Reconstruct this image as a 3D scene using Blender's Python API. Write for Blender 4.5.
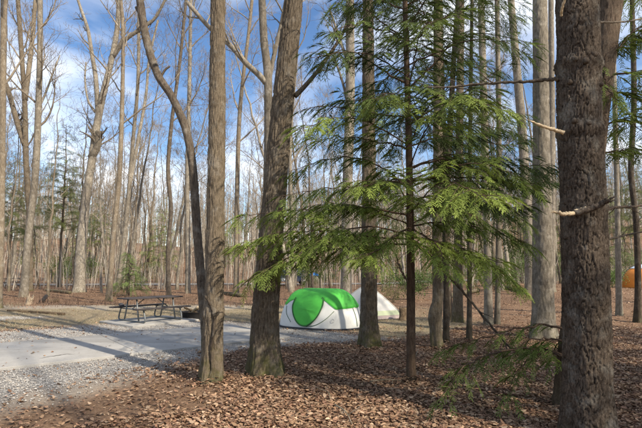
import bpy, math, random
import numpy as np
from mathutils import Vector, Matrix
from mathutils.bvhtree import BVHTree

for o in list(bpy.data.objects):
    bpy.data.objects.remove(o)
SC = bpy.context.scene
COL = SC.collection
rng = np.random.RandomState(7)
random.seed(7)
R = math.radians

# ------------------------------------------------------------------ camera
EYE = 1.6
PITCH = math.atan(54 / 464.0)
cam_d = bpy.data.cameras.new('camera')
cam_d.sensor_width = 36.0
cam_d.lens = 464.0 / 642.0 * 36.0
cam_d.clip_end = 1500
cam = bpy.data.objects.new('camera', cam_d)
COL.objects.link(cam)
cam.location = (0, 0, EYE)
cam.rotation_euler = (math.pi / 2 + PITCH, 0, 0)
SC.camera = cam

# ------------------------------------------------------------------ sky, sun, exposure
SUN_EL, SUN_AZ = R(40), R(132)            # azimuth from +Y towards +X: behind the camera, to the right
world = bpy.data.worlds.new('World')
SC.world = world
world.use_nodes = True
wn, wl = world.node_tree.nodes, world.node_tree.links
wn.clear()
wo = wn.new('ShaderNodeOutputWorld')
bg = wn.new('ShaderNodeBackground')
sky = wn.new('ShaderNodeTexSky')
sky.sky_type = 'NISHITA'
sky.sun_disc = False
sky.sun_elevation = SUN_EL
sky.sun_rotation = SUN_AZ
sky.air_density = 1.0
sky.dust_density = 0.6
sky.ozone_density = 2.0
tc = wn.new('ShaderNodeTexCoord')
sep = wn.new('ShaderNodeSeparateXYZ')
wl.new(tc.outputs['Generated'], sep.inputs[0])
zc = wn.new('ShaderNodeMath'); zc.operation = 'MAXIMUM'; zc.inputs[1].default_value = 0.0
wl.new(sep.outputs[2], zc.inputs[0])
za = wn.new('ShaderNodeMath'); za.operation = 'ADD'; za.inputs[1].default_value = 0.22
wl.new(zc.outputs[0], za.inputs[0])
dx = wn.new('ShaderNodeMath'); dx.operation = 'DIVIDE'
dy = wn.new('ShaderNodeMath'); dy.operation = 'DIVIDE'
wl.new(sep.outputs[0], dx.inputs[0]); wl.new(za.outputs[0], dx.inputs[1])
wl.new(sep.outputs[1], dy.inputs[0]); wl.new(za.outputs[0], dy.inputs[1])
comb = wn.new('ShaderNodeCombineXYZ')
wl.new(dx.outputs[0], comb.inputs[0]); wl.new(dy.outputs[0], comb.inputs[1])
comb.inputs[2].default_value = 5.3
n1 = wn.new('ShaderNodeTexNoise')
n1.inputs['Scale'].default_value = 1.5
n1.inputs['Detail'].default_value = 7
n1.inputs['Roughness'].default_value = 0.52
n1.inputs['Distortion'].default_value = 0.35
wl.new(comb.outputs[0], n1.inputs['Vector'])
ramp = wn.new('ShaderNodeValToRGB')
ramp.color_ramp.elements[0].position = 0.42
ramp.color_ramp.elements[1].position = 0.74
wl.new(n1.outputs['Fac'], ramp.inputs[0])
hs = wn.new('ShaderNodeHueSaturation')
hs.inputs['Saturation'].default_value = 1.15
hs.inputs['Hue'].default_value = 0.503
hs.inputs['Value'].default_value = 1.0
wl.new(sky.outputs[0], hs.inputs['Color'])
mx = wn.new('ShaderNodeMix'); mx.data_type = 'RGBA'
wl.new(ramp.outputs[0], mx.inputs['Factor'])
wl.new(hs.outputs[0], mx.inputs['A'])
mx.inputs['B'].default_value = (8.8, 8.9, 9.1, 1)
wl.new(mx.outputs['Result'], bg.inputs['Color'])
bg.inputs['Strength'].default_value = 0.135
wl.new(bg.outputs[0], wo.inputs[0])

sd = bpy.data.lights.new('sun', 'SUN')
sd.energy = 4.8
sd.angle = R(0.6)
sd.color = (1.0, 0.90, 0.75)
sun = bpy.data.objects.new('sun', sd)
COL.objects.link(sun)
to_sun = Vector((math.sin(SUN_AZ) * math.cos(SUN_EL), math.cos(SUN_AZ) * math.cos(SUN_EL), math.sin(SUN_EL)))
sun.rotation_euler = to_sun.to_track_quat('Z', 'Y').to_euler()
sun.location = to_sun * 60

SC.view_settings.view_transform = 'Standard'
SC.view_settings.look = 'None'
SC.view_settings.exposure = 0.5
SC.view_settings.gamma = 1.0
SC.view_settings.use_curve_mapping = False

# ------------------------------------------------------------------ pixel helpers
F = 464.0
def pdir(px, py):
    u, v = (px - 321) / F, (214 - py) / F
    c, s = math.cos(PITCH), math.sin(PITCH)
    return np.array((u, c - v * s, s + v * c))
def at(px, py, Y):
    d = pdir(px, py)
    return np.array((0, 0, EYE)) + d * (Y / d[1])
def ground(px, py):
    d = pdir(px, py)
    return np.array((0, 0, EYE)) + d * (-EYE / d[2])

# ------------------------------------------------------------------ numpy noise
_tab = np.random.RandomState(3).rand(256, 256)
def vnoise(x, y):
    xi, yi = np.floor(x).astype(int), np.floor(y).astype(int)
    fx, fy = x - xi, y - yi
    fx, fy = fx * fx * (3 - 2 * fx), fy * fy * (3 - 2 * fy)
    a = _tab[xi & 255, yi & 255]; b = _tab[(xi + 1) & 255, yi & 255]
    c = _tab[xi & 255, (yi + 1) & 255]; d = _tab[(xi + 1) & 255, (yi + 1) & 255]
    return (a * (1 - fx) + b * fx) * (1 - fy) + (c * (1 - fx) + d * fx) * fy
def fbm(x, y, o=4):
    s, a = 0, 0.5
    for i in range(o):
        s = s + a * vnoise(x * 2 ** i + 17.3 * i, y * 2 ** i + 5.1 * i)
        a *= 0.5
    return s / (1 - 0.5 ** o)
def sstep(a, b, x):
    t = np.clip((x - a) / (b - a), 0, 1)
    return t * t * (3 - 2 * t)
_vt = np.random.RandomState(5).rand(256, 256, 3)
def voronoi(u, v, nu):
    """u wraps every nu cells"""
    iu, iv = np.floor(u).astype(int), np.floor(v).astype(int)
    f1 = np.full(u.shape, 9.0); f2 = np.full(u.shape, 9.0); idv = np.zeros(u.shape)
    for a in (-1, 0, 1):
        for b in (-1, 0, 1):
            cu, cv = iu + a, iv + b
            h = _vt[(cu % nu) & 255, cv & 255]
            d = np.hypot(cu + 0.1 + 0.8 * h[..., 0] - u, cv + 0.1 + 0.8 * h[..., 1] - v)
            m = d < f1
            f2 = np.where(m, f1, np.minimum(f2, d))
            idv = np.where(m, h[..., 2], idv)
            f1 = np.where(m, d, f1)
    return f1, f2, idv

# ------------------------------------------------------------------ object helpers
def tag(o, label=None, cat=None, group=None, kind=None):
    if label: o['label'] = label
    if cat: o['category'] = cat
    if group: o['group'] = group
    if kind: o['kind'] = kind
    return o
def empty(name, loc=(0, 0, 0), rz=0.0):
    o = bpy.data.objects.new(name, None)
    COL.objects.link(o)
    o.location = loc
    o.rotation_euler = (0, 0, rz)
    o.empty_display_size = 0.2
    return o
class MB:
    def __init__(s):
        s.v, s.q, s.t, s.c, s.n = [], [], [], [], 0
    def add(s, V, q=None, t=None, col=None):
        V = np.asarray(V, float).reshape(-1, 3)
        if q is not None and len(q): s.q.append(np.asarray(q, int).reshape(-1, 4) + s.n)
        if t is not None and len(t): s.t.append(np.asarray(t, int).reshape(-1, 3) + s.n)
        if col is not None: s.c.append(np.asarray(col, float).reshape(-1, 3))
        s.v.append(V); s.n += len(V)
    def mesh(s, name, smooth=True):
        V = np.concatenate(s.v)
        Q = np.concatenate(s.q) if s.q else np.zeros((0, 4), int)
        T = np.concatenate(s.t) if s.t else np.zeros((0, 3), int)
        me = bpy.data.meshes.new(name)
        me.vertices.add(len(V)); me.vertices.foreach_set('co', V.astype(np.float32).ravel())
        nl = Q.size + T.size
        me.loops.add(nl); me.loops.foreach_set('vertex_index', np.concatenate((Q.ravel(), T.ravel())).astype(np.int32))
        nf = len(Q) + len(T)
        me.polygons.add(nf)
        st = np.concatenate((np.arange(len(Q)) * 4, Q.size + np.arange(len(T)) * 3)).astype(np.int32)
        me.polygons.foreach_set('loop_start', st)
        if smooth: me.polygons.foreach_set('use_smooth', np.ones(nf, bool))
        if s.c:
            C = np.concatenate(s.c)
            if len(C) == len(V):
                at_ = me.attributes.new('tint', 'FLOAT_COLOR', 'POINT')
                at_.data.foreach_set('color', np.concatenate((C, np.ones((len(C), 1))), 1).astype(np.float32).ravel())
        me.update(calc_edges=True)
        return me
    def build(s, name, mat, parent=None, smooth=True, loc=None):
        me = s.mesh(name, smooth)
        if mat: me.materials.append(mat)
        return link(name, me, parent, loc)
def link(name, me, parent=None, loc=None):
    o = bpy.data.objects.new(name, me)
    COL.objects.link(o)
    if parent: o.parent = parent
    if loc is not None: o.location = loc
    return o
def copy_tree(src, loc, rz=0, sc=1.0, label=None, group=None, tilt=(0, 0)):
    r = src.copy(); COL.objects.link(r)
    r.location = loc; r.rotation_euler = (tilt[0], tilt[1], rz); r.scale = (sc, sc, sc)
    if label: r['label'] = label
    if group: r['group'] = group
    for ch in src.children:
        c = ch.copy(); COL.objects.link(c); c.parent = r
        for g in ch.children:
            d = g.copy(); COL.objects.link(d); d.parent = c
    return r

BOXQ = np.array([[0, 3, 2, 1], [4, 5, 6, 7], [0, 1, 5, 4], [1, 2, 6, 5], [2, 3, 7, 6], [3, 0, 4, 7]])
def box(mb, c, s, rz=0, rot=None, bev=0.0):
    s = np.array(s) / 2.0
    B = np.array([[-1, -1, -1], [1, -1, -1], [1, 1, -1], [-1, 1, -1], [-1, -1, 1], [1, -1, 1], [1, 1, 1], [-1, 1, 1]], float) * s
    M = np.array(rot) if rot is not None else np.array([[math.cos(rz), -math.sin(rz), 0], [math.sin(rz), math.cos(rz), 0], [0, 0, 1]])
    mb.add(B @ M.T + np.array(c), q=BOXQ)
def bevel(o, w=0.006, seg=2):
    m = o.modifiers.new('bevel', 'BEVEL'); m.width = w; m.segments = seg; m.limit_method = 'ANGLE'
    return o
def catmull(P, n):
    P = np.asarray(P, float)
    if len(P) < 3:
        t = np.linspace(0, 1, n)[:, None]
        return P[0] * (1 - t) + P[-1] * t
    E = np.vstack((2 * P[0] - P[1], P, 2 * P[-1] - P[-2]))
    out = []
    for u in np.linspace(0, len(P) - 1 - 1e-9, n):
        i = int(u); f = u - i
        a, b, c, d = E[i], E[i + 1], E[i + 2], E[i + 3]
        out.append(0.5 * (2 * b + (c - a) * f + (2 * a - 5 * b + 4 * c - d) * f * f + (3 * b - a - 3 * c + d) * f ** 3))
    return np.array(out)
def frames(P):
    T = np.gradient(P, axis=0)
    T /= np.linalg.norm(T, axis=1)[:, None] + 1e-12
    ref = np.array((1.0, 0, 0)) if abs(T[0][0]) < 0.9 else np.array((0, 1.0, 0))
    U = np.zeros_like(P)
    u = ref - T[0] * ref.dot(T[0])
    for i in range(len(P)):
        u = u - T[i] * u.dot(T[i])
        u = u / (np.linalg.norm(u) + 1e-12)
        U[i] = u
    return T, U, np.cross(T, U)
def gridq(nr, ns):
    i = np.arange(nr - 1)[:, None] * ns; j = np.arange(ns)[None]
    k = (j + 1) % ns
    return np.stack((i + j, i + k, i + ns + k, i + ns + j), -1).reshape(-1, 4)
def tube(mb, P, rad, n=6, cap=False, col=None):
    P = np.asarray(P, float); k = len(P)
    rad = np.broadcast_to(np.asarray(rad, float), (k,))
    T, U, W = frames(P)
    a = np.arange(n) / n * 2 * math.pi
    V = P[:, None] + rad[:, None, None] * (np.cos(a)[None, :, None] * U[:, None] + np.sin(a)[None, :, None] * W[:, None])
    V = V.reshape(-1, 3); Q = gridq(k, n); t = None
    if cap:
        V = np.vstack((V, P[0], P[-1]))
        j = np.arange(n)
        t = np.vstack((np.stack((np.full(n, k * n), (j + 1) % n, j), 1),
                       np.stack((np.full(n, k * n + 1), (k - 1) * n + j, (k - 1) * n + (j + 1) % n), 1)))
    mb.add(V, q=Q, t=t, col=None if col is None else np.tile(col, (len(V), 1)))

# ------------------------------------------------------------------ materials
def new_mat(name):
    m = bpy.data.materials.new(name); m.use_nodes = True
    nt = m.node_tree
    b = nt.nodes['Principled BSDF']
    b.inputs['Specular IOR Level'].default_value = 0.25
    return m, nt.nodes, nt.links, b
def rgba(c): return (c[0], c[1], c[2], 1)
def noise(n, l, scale, detail=4, rough=0.6, vec=None, dist=0.0):
    t = n.new('ShaderNodeTexNoise')
    t.inputs['Scale'].default_value = scale; t.inputs['Detail'].default_value = detail
    t.inputs['Roughness'].default_value = rough; t.inputs['Distortion'].default_value = dist
    if vec is not None: l.new(vec, t.inputs['Vector'])
    return t
def rampn(n, l, src, stops):
    r = n.new('ShaderNodeValToRGB')
    e = r.color_ramp.elements
    while len(e) < len(stops): e.new(0.5)
    for k, (p, c) in enumerate(stops):
        e[k].position = p; e[k].color = rgba(c) if not isinstance(c, float) else (c, c, c, 1)
    l.new(src, r.inputs[0])
    return r
def mixc(n, l, fac, a, b, mode='MIX'):
    m = n.new('ShaderNodeMix'); m.data_type = 'RGBA'; m.blend_type = mode
    if isinstance(fac, float): m.inputs['Factor'].default_value = fac
    else: l.new(fac, m.inputs['Factor'])
    for k, s in (('A', a), ('B', b)):
        if isinstance(s, tuple): m.inputs[k].default_value = rgba(s)
        else: l.new(s, m.inputs[k])
    return m.outputs['Result']
def simple(name, c, rough=0.6, metal=0.0, var=0.12, scale=8.0, bump=0.0, bscale=40.0, spec=0.3):
    m, n, l, b = new_mat(name)
    tcn = n.new('ShaderNodeTexCoord')
    t = noise(n, l, scale, 5, 0.6, tcn.outputs['Object'])
    r = rampn(n, l, t.outputs['Fac'], [(0.3, tuple(x * (1 - var) for x in c)), (0.7, tuple(min(1, x * (1 + var)) for x in c))])
    l.new(r.outputs[0], b.inputs['Base Color'])
    b.inputs['Roughness'].default_value = rough; b.inputs['Metallic'].default_value = metal
    b.inputs['Specular IOR Level'].default_value = spec
    if bump:
        t2 = noise(n, l, bscale, 4, 0.6, tcn.outputs['Object'])
        bp = n.new('ShaderNodeBump'); bp.inputs['Strength'].default_value = bump; bp.inputs['Distance'].default_value = 0.01
        l.new(t2.outputs['Fac'], bp.inputs['Height']); l.new(bp.outputs[0], b.inputs['Normal'])
    return m
def bark(name, lo, hi, lichen=0.25, moss=0.0, sx=30.0, sz=7.0, bump=0.8, lich_c=(0.34, 0.33, 0.30), rnd=True, mossh=0.7):
    m, n, l, b = new_mat(name)
    tcn = n.new('ShaderNodeTexCoord')
    mp = n.new('ShaderNodeMapping'); mp.inputs['Scale'].default_value = (sx, sx, sz)
    l.new(tcn.outputs['Object'], mp.inputs['Vector'])
    t = noise(n, l, 1.0, 8, 0.72, mp.outputs[0], 0.12)
    r = rampn(n, l, t.outputs['Fac'], [(0.36, lo), (0.64, hi)])
    tf = noise(n, l, 85.0, 3, 0.6, tcn.outputs['Object'])
    fine = rampn(n, l, tf.outputs['Fac'], [(0.35, (0.72, 0.71, 0.70)), (0.65, (1.22, 1.21, 1.19))]).outputs[0]
    t2 = noise(n, l, 5.0, 5, 0.65, tcn.outputs['Object'])
    r2 = rampn(n, l, t2.outputs['Fac'], [(0.52, 0.0), (0.68, 1.0)])
    sc = n.new('ShaderNodeMath'); sc.operation = 'MULTIPLY'; sc.inputs[1].default_value = lichen
    l.new(r2.outputs[0], sc.inputs[0])
    c = mixc(n, l, sc.outputs[0], r.outputs[0], lich_c)
    t3 = noise(n, l, 1.1, 3, 0.5, tcn.outputs['Object'])
    r3 = rampn(n, l, t3.outputs['Fac'], [(0.3, (0.78, 0.76, 0.74)), (0.7, (1.18, 1.16, 1.12))])
    c = mixc(n, l, 1.0, c, r3.outputs[0], 'MULTIPLY')
    c = mixc(n, l, 1.0, c, fine, 'MULTIPLY')
    if moss > 0:
        sp = n.new('ShaderNodeSeparateXYZ'); l.new(tcn.outputs['Object'], sp.inputs[0])
        mr = n.new('ShaderNodeMapRange'); mr.inputs['From Min'].default_value = mossh; mr.inputs['From Max'].default_value = 0.0
        l.new(sp.outputs[2], mr.inputs['Value'])
        t4 = noise(n, l, 7.0, 5, 0.7, tcn.outputs['Object'])
        mu = n.new('ShaderNodeMath'); mu.operation = 'MULTIPLY_ADD'; mu.inputs[1].default_value = 0.34; mu.inputs[2].default_value = -0.06
        l.new(mr.outputs[0], mu.inputs[0])
        ad = n.new('ShaderNodeMath'); ad.operation = 'ADD'
        l.new(mu.outputs[0], ad.inputs[0]); l.new(t4.outputs['Fac'], ad.inputs[1])
        r4 = rampn(n, l, ad.outputs[0], [(0.60, 0.0), (0.86, 1.0)])
        ms = n.new('ShaderNodeMath'); ms.operation = 'MULTIPLY'; ms.inputs[1].default_value = moss
        l.new(r4.outputs[0], ms.inputs[0])
        c = mixc(n, l, ms.outputs[0], c, (0.095, 0.092, 0.032))
    if rnd:
        oi = n.new('ShaderNodeObjectInfo')
        rr = rampn(n, l, oi.outputs['Random'], [(0.0, (0.68, 0.66, 0.64)), (0.5, (0.95, 0.93, 0.90)), (1.0, (1.18, 1.17, 1.15))])
        c = mixc(n, l, 1.0, c, rr.outputs[0], 'MULTIPLY')
    l.new(c, b.inputs['Base Color'])
    b.inputs['Roughness'].default_value = 0.9
    b.inputs['Specular IOR Level'].default_value = 0.12
    bp = n.new('ShaderNodeBump'); bp.inputs['Strength'].default_value = bump; bp.inputs['Distance'].default_value = 0.02
    l.new(t.outputs['Fac'], bp.inputs['Height']); l.new(bp.outputs[0], b.inputs['Normal'])
    return m
def leafmat(name, trans=0.3, attr=True, c=(0.05, 0.09, 0.02), rough=0.6, rnd=0.0):
    m, n, l, b = new_mat(name)
    if attr:
        a = n.new('ShaderNodeAttribute'); a.attribute_name = 'tint'
        col = a.outputs['Color']
    else:
        tcn = n.new('ShaderNodeTexCoord')
        t = noise(n, l, 1.5, 3, 0.6, tcn.outputs['Object'])
        col = rampn(n, l, t.outputs['Fac'], [(0.3, tuple(x * 0.7 for x in c)), (0.7, tuple(x * 1.3 for x in c))]).outputs[0]
    if rnd:
        oi = n.new('ShaderNodeObjectInfo')
        rr = rampn(n, l, oi.outputs['Random'], [(0.0, (1 - rnd,) * 3), (1.0, (1 + rnd,) * 3)])
        col = mixc(n, l, 1.0, col, rr.outputs[0], 'MULTIPLY')
    l.new(col, b.inputs['Base Color'])
    b.inputs['Roughness'].default_value = rough
    tr = n.new('ShaderNodeBsdfTranslucent'); l.new(col, tr.inputs['Color'])
    mxs = n.new('ShaderNodeMixShader'); mxs.inputs[0].default_value = trans
    l.new(b.outputs[0], mxs.inputs[1]); l.new(tr.outputs[0], mxs.inputs[2])
    l.new(mxs.outputs[0], n['Material Output'].inputs['Surface'])
    return m

M = {}
M['bark_grey'] = bark('bark_grey', (0.105, 0.086, 0.063), (0.26, 0.218, 0.165), 0.5, 0.8, 42, 8)
M['bark_pale'] = bark('bark_pale', (0.135, 0.120, 0.098), (0.31, 0.283, 0.238), 0.45, 0.4, 22, 6, 0.5, (0.48, 0.46, 0.42))
M['bark_dark'] = bark('bark_dark', (0.055, 0.045, 0.036), (0.15, 0.125, 0.10), 0.35, 0.5, 30, 7)
M['bark_big'] = bark('bark_big', (0.036, 0.027, 0.021), (0.145, 0.116, 0.091), 0.6, 0.25, 45, 14, 0.9, (0.23, 0.22, 0.195), False, 0.25)
M['bark_oak'] = bark('bark_oak', (0.058, 0.046, 0.033), (0.20, 0.165, 0.125), 0.35, 0.95, 46, 8, 0.9, (0.30, 0.28, 0.24), False, 0.9)
M['bark_hem'] = bark('bark_hem', (0.055, 0.036, 0.025), (0.13, 0.092, 0.066), 0.2, 0.15, 40, 6, 0.8, (0.2, 0.18, 0.15), False)
M['bark_red'] = bark('bark_red', (0.075, 0.055, 0.040), (0.19, 0.145, 0.110), 0.3, 0.3, 60, 3.5, 0.9, (0.22, 0.2, 0.16), False)
M['bark_wood'] = bark('bark_wood', (0.165, 0.138, 0.108), (0.34, 0.295, 0.235), 0.3, 0.3, 20, 5, 0.4, (0.42, 0.40, 0.37))
M['hem_leaf'] = leafmat('hem_leaf', 0.40)
M['pine_leaf'] = leafmat('pine_leaf', 0.3, rnd=0.25)
M['shrub_leaf'] = leafmat('shrub_leaf', 0.3, rnd=0.3)
M['leaf'] = leafmat('dead_leaf', 0.15, rough=0.75)
M['grass'] = leafmat('dry_grass', 0.2, rough=0.8)
M['pebble'] = leafmat('pebble', 0.0, rough=0.85)

# ------------------------------------------------------------------ ground zones
_e = [ground(*p) for p in ((-60, 424), (0, 404), (60, 393), (120, 379), (150, 371), (200, 359), (240, 352), (300, 347), (350, 344), (400, 340), (440, 334), (520, 318))]
EX, EY = [p[0] for p in _e], [p[1] for p in _e]
_f = [ground(*p) for p in ((-80, 338), (0, 331), (100, 325), (200, 321), (280, 323), (330, 331), (362, 337), (400, 339))]
FX, FY = [p[0] for p in _f], [p[1] for p in _f]
def zones(x, y):
    w = (fbm(x * 1.3 + 4, y * 1.3 + 9, 4) - 0.5)
    w2 = (fbm(x * 0.5 + 40, y * 0.5 + 3, 3) - 0.5)
    yb = np.interp(x, EX, EY); yf = np.interp(x, FX, FY)
    yw = y + w * 1.0
    soft = sstep(-1.6, -3.2, x)
    beyond = sstep(-0.25 - 0.45 * soft, 0.35 + 1.0 * soft, yw - yb)
    gr = beyond * (1 - sstep(-0.5, 0.5, yw - yf))
    # other gravel spur, far left
    g2 = sstep(0, 0.35, 1 - np.hypot((x + 12.3) / 3.6, (y - 15.9 - 0.05 * x) / 1.0) + w * 0.5)
    road = sstep(0.4, 0.0, np.abs(y - 19.4 + 0.02 * x) - 0.7 + w * 1.2) * sstep(-2.2, -3.6, x) * 0.75
    gs = beyond * sstep(-0.5, 0.5, yw - yf) * sstep(21.5, 18.5, y + w2 * 6) * sstep(6.0, 2.5, x + w2 * 3)
    gr = np.maximum(gr * 0.97, g2)
    gs = gs * (1 - gr)
    sand = np.maximum(road, 0.85 * sstep(-1.4, -2.8, x) * sstep(-1.6, 0.2, yw - yb) * sstep(2.4, 0.8, yw - yb)) * (1 - gr)
    return gr, gs, sand
def hgt(x, y):
    d = np.hypot(x, y)
    far = sstep(54, 175, d) * (8.0 + 5.0 * sstep(-40, 20, x)) * (0.30 + 1.35 * fbm(x * 0.017 + 31, y * 0.017, 3))
    near = (fbm(x * 0.35, y * 0.35, 3) - 0.5) * 0.10 * sstep(14, 24, d)
    right = 0.35 * sstep(5, 16, x) * sstep(8, 26, y)
    return far + near + right

def spaced(a, b, lo, hi, fine, growth):
    xs = [lo]
    while xs[-1] < hi: xs.append(xs[-1] + fine)
    s = fine
    while xs[-1] < b: s = min(s * growth, 8); xs.append(xs[-1] + s)
    s = fine
    while xs[0] > a: s = min(s * growth, 8); xs.insert(0, xs[0] - s)
    return np.array(xs)
gx = spaced(-260, 260, -9.5, 6.5, 0.10, 1.10)
gy = spaced(-60, 320, 3.6, 17.0, 0.10, 1.09)
X, Y = np.meshgrid(gx, gy)
gr, gs, sand = zones(X, Y)
micro = (vnoise(X * 7, Y * 7) - 0.5) * 0.018 + (vnoise(X * 2.3, Y * 2.3) - 0.5) * 0.03
Z = hgt(X, Y) + micro * (1 - 0.6 * gr) * sstep(60, 20, np.hypot(X, Y)) - 0.012
nx, ny = len(gx), len(gy)
mb = MB()
i = np.arange(ny - 1)[:, None] * nx + np.arange(nx - 1)[None]
mb.add(np.stack((X, Y, Z), -1), q=np.stack((i, i + 1, i + nx + 1, i + nx), -1).reshape(-1, 4), col=np.stack((gr, gs, sand), -1))
m, n, l, b = new_mat('ground')
a = n.new('ShaderNodeAttribute'); a.attribute_name = 'tint'
sp = n.new('ShaderNodeSeparateColor'); l.new(a.outputs['Color'], sp.inputs[0])
tcn = n.new('ShaderNodeTexCoord')
tl = noise(n, l, 26, 6, 0.7, tcn.outputs['Object'])
cl = rampn(n, l, tl.outputs['Fac'], [(0.28, (0.075, 0.050, 0.034)), (0.5, (0.205, 0.130, 0.082)), (0.75, (0.35, 0.238, 0.150))]).outputs[0]
tb = noise(n, l, 0.9, 4, 0.6, tcn.outputs['Object'])
cl = mixc(n, l, 1.0, cl, rampn(n, l, tb.outputs['Fac'], [(0.3, (0.75, 0.74, 0.74)), (0.7, (1.2, 1.18, 1.15))]).outputs[0], 'MULTIPLY')
tg = noise(n, l, 55, 6, 0.75, tcn.outputs['Object'])
cg = rampn(n, l, tg.outputs['Fac'], [(0.3, (0.19, 0.175, 0.155)), (0.7, (0.40, 0.38, 0.345))]).outputs[0]
tgs = noise(n, l, 14, 6, 0.75, tcn.outputs['Object'])
cgs = rampn(n, l, tgs.outputs['Fac'], [(0.3, (0.14, 0.108, 0.070)), (0.55, (0.28, 0.225, 0.145)), (0.8, (0.40, 0.34, 0.235))]).outputs[0]
c = mixc(n, l, sp.outputs[1], cl, cgs)
c = mixc(n, l, sp.outputs[2], c, mixc(n, l, tl.outputs['Fac'], (0.22, 0.19, 0.15), (0.50, 0.44, 0.355)))
c = mixc(n, l, sp.outputs[0], c, cg)
l.new(c, b.inputs['Base Color']); b.inputs['Roughness'].default_value = 0.95
b.inputs['Specular IOR Level'].default_value = 0.08
bp = n.new('ShaderNodeBump'); bp.inputs['Strength'].default_value = 0.9; bp.inputs['Distance'].default_value = 0.03
l.new(tl.outputs['Fac'], bp.inputs['Height']); l.new(bp.outputs[0], b.inputs['Normal'])
g = mb.build('ground', m)
g['kind'] = 'structure'

# ------------------------------------------------------------------ concrete parking spur
m, n, l, b = new_mat('concrete')
tcn = n.new('ShaderNodeTexCoord')
t1 = noise(n, l, 1.2, 6, 0.65, tcn.outputs['Object'])
c = rampn(n, l, t1.outputs['Fac'], [(0.3, (0.29, 0.275, 0.25)), (0.7, (0.39, 0.375, 0.345))]).outputs[0]
t2 = noise(n, l, 60, 4, 0.7, tcn.outputs['Object'])
c = mixc(n, l, 1.0, c, rampn(n, l, t2.outputs['Fac'], [(0.3, (0.85,) * 3), (0.7, (1.1,) * 3)]).outputs[0], 'MULTIPLY')
t3 = noise(n, l, 0.5, 5, 0.7, tcn.outputs['Object'])
c = mixc(n, l, rampn(n, l, t3.outputs['Fac'], [(0.55, 0.0), (0.7, 0.5)]).outputs[0], c, (0.24, 0.225, 0.20))
mp_ = n.new('ShaderNodeMapping'); mp_.inputs['Rotation'].default_value = (0, 0, -math.atan2(0.6, 0.8)); mp_.inputs['Scale'].default_value = (0.12, 1.6, 1)
l.new(tcn.outputs['Object'], mp_.inputs['Vector'])
t5 = noise(n, l, 1.3, 4, 0.6, mp_.outputs[0])
c = mixc(n, l, rampn(n, l, t5.outputs['Fac'], [(0.52, 0.0), (0.66, 0.55)]).outputs[0], c, (0.20, 0.185, 0.16))
t6_ = noise(n, l, 9, 3, 0.5, tcn.outputs['Object'])
c = mixc(n, l, rampn(n, l, t6_.outputs['Fac'], [(0.66, 0.0), (0.72, 0.6)]).outputs[0], c, (0.17, 0.15, 0.125))
l.new(c, b.inputs['Base Color']); b.inputs['Roughness'].default_value = 0.85
bp = n.new('ShaderNodeBump'); bp.inputs['Strength'].default_value = 0.3; bp.inputs['Distance'].default_value = 0.005
l.new(t2.outputs['Fac'], bp.inputs['Height']); l.new(bp.outputs[0], b.inputs['Normal'])
M['concrete'] = m
nearA, nearB = ground(0, 370), ground(252, 342)
farA = ground(0, 344.5)
ax = (nearB - nearA)[:2]; ax /= np.linalg.norm(ax)
pr = np.array((-ax[1], ax[0]))
wid = float((farA - nearA)[:2] @ pr)
drive = empty('driveway', (nearA[0], nearA[1], 0)); drive['kind'] = 'structure'
L0 = np.linalg.norm((nearB - nearA)[:2])
s = L0 + 1.0
slab_n = 0
edges = [s, s - 3.4, s - 6.6, s - 9.8, s - 13.0, s - 17]
for k in range(5):
    a1, a0 = edges[k], edges[k + 1] + 0.012
    mb = MB()
    cs = [ax * a0, ax * a1, ax * a1 + pr * wid, ax * a0 + pr * wid]
    top = [(p[0], p[1], 0.035) for p in cs]; bot = [(p[0], p[1], -0.08) for p in cs]
    mb.add(np.array(bot + top), q=BOXQ)
    o = mb.build('concrete_slab', M['concrete'], drive, False)
    bevel(o, 0.008)
# crack in a slab
mb = MB()
cr = [ground(38, 361), ground(48, 359), ground(58, 357.5), ground(67, 356.2), ground(75, 356.5)]
P = catmull(cr, 24); P[:, 2] = 0.0352
P[:, :2] += (rng.rand(24, 2) - 0.5) * 0.03
wv = 0.016 * np.sin(np.linspace(0.05, 3.1, 24))[:, None] * (0.6 + rng.rand(24, 1))
Lp, Rp = P.copy(), P.copy(); Lp[:, :2] += pr * wv; Rp[:, :2] -= pr * wv
Lp -= np.array((nearA[0], nearA[1], 0)); Rp -= np.array((nearA[0], nearA[1], 0)); Lp[:, 2] = Rp[:, 2] = 0.038
q = [(k, k + 1, 24 + k + 1, 24 + k) for k in range(23)]
mb.add(np.vstack((Rp, Lp)), q=q)
o = mb.build('crack', simple('crack_dirt', (0.06, 0.05, 0.04), 0.95), drive, False)
# far camp road
mb = MB()
xs = np.linspace(-90, 60, 120); V = []
for w in (-2.4, 2.4):
    for x in xs:
        y = 47 + 0.03 * x + 2 * math.sin(x * 0.03) + w
        V.append((x, y, float(hgt(np.array(x), np.array(y))) + 0.05))
mb.add(V, q=[(k, k + 1, 121 + k, 120 + k) for k in range(119)])
o = mb.build('road', simple('road_gravel', (0.25, 0.23, 0.205), 0.95, 0, 0.25, 3, 0.4, 30), None); o['kind'] = 'structure'

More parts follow.
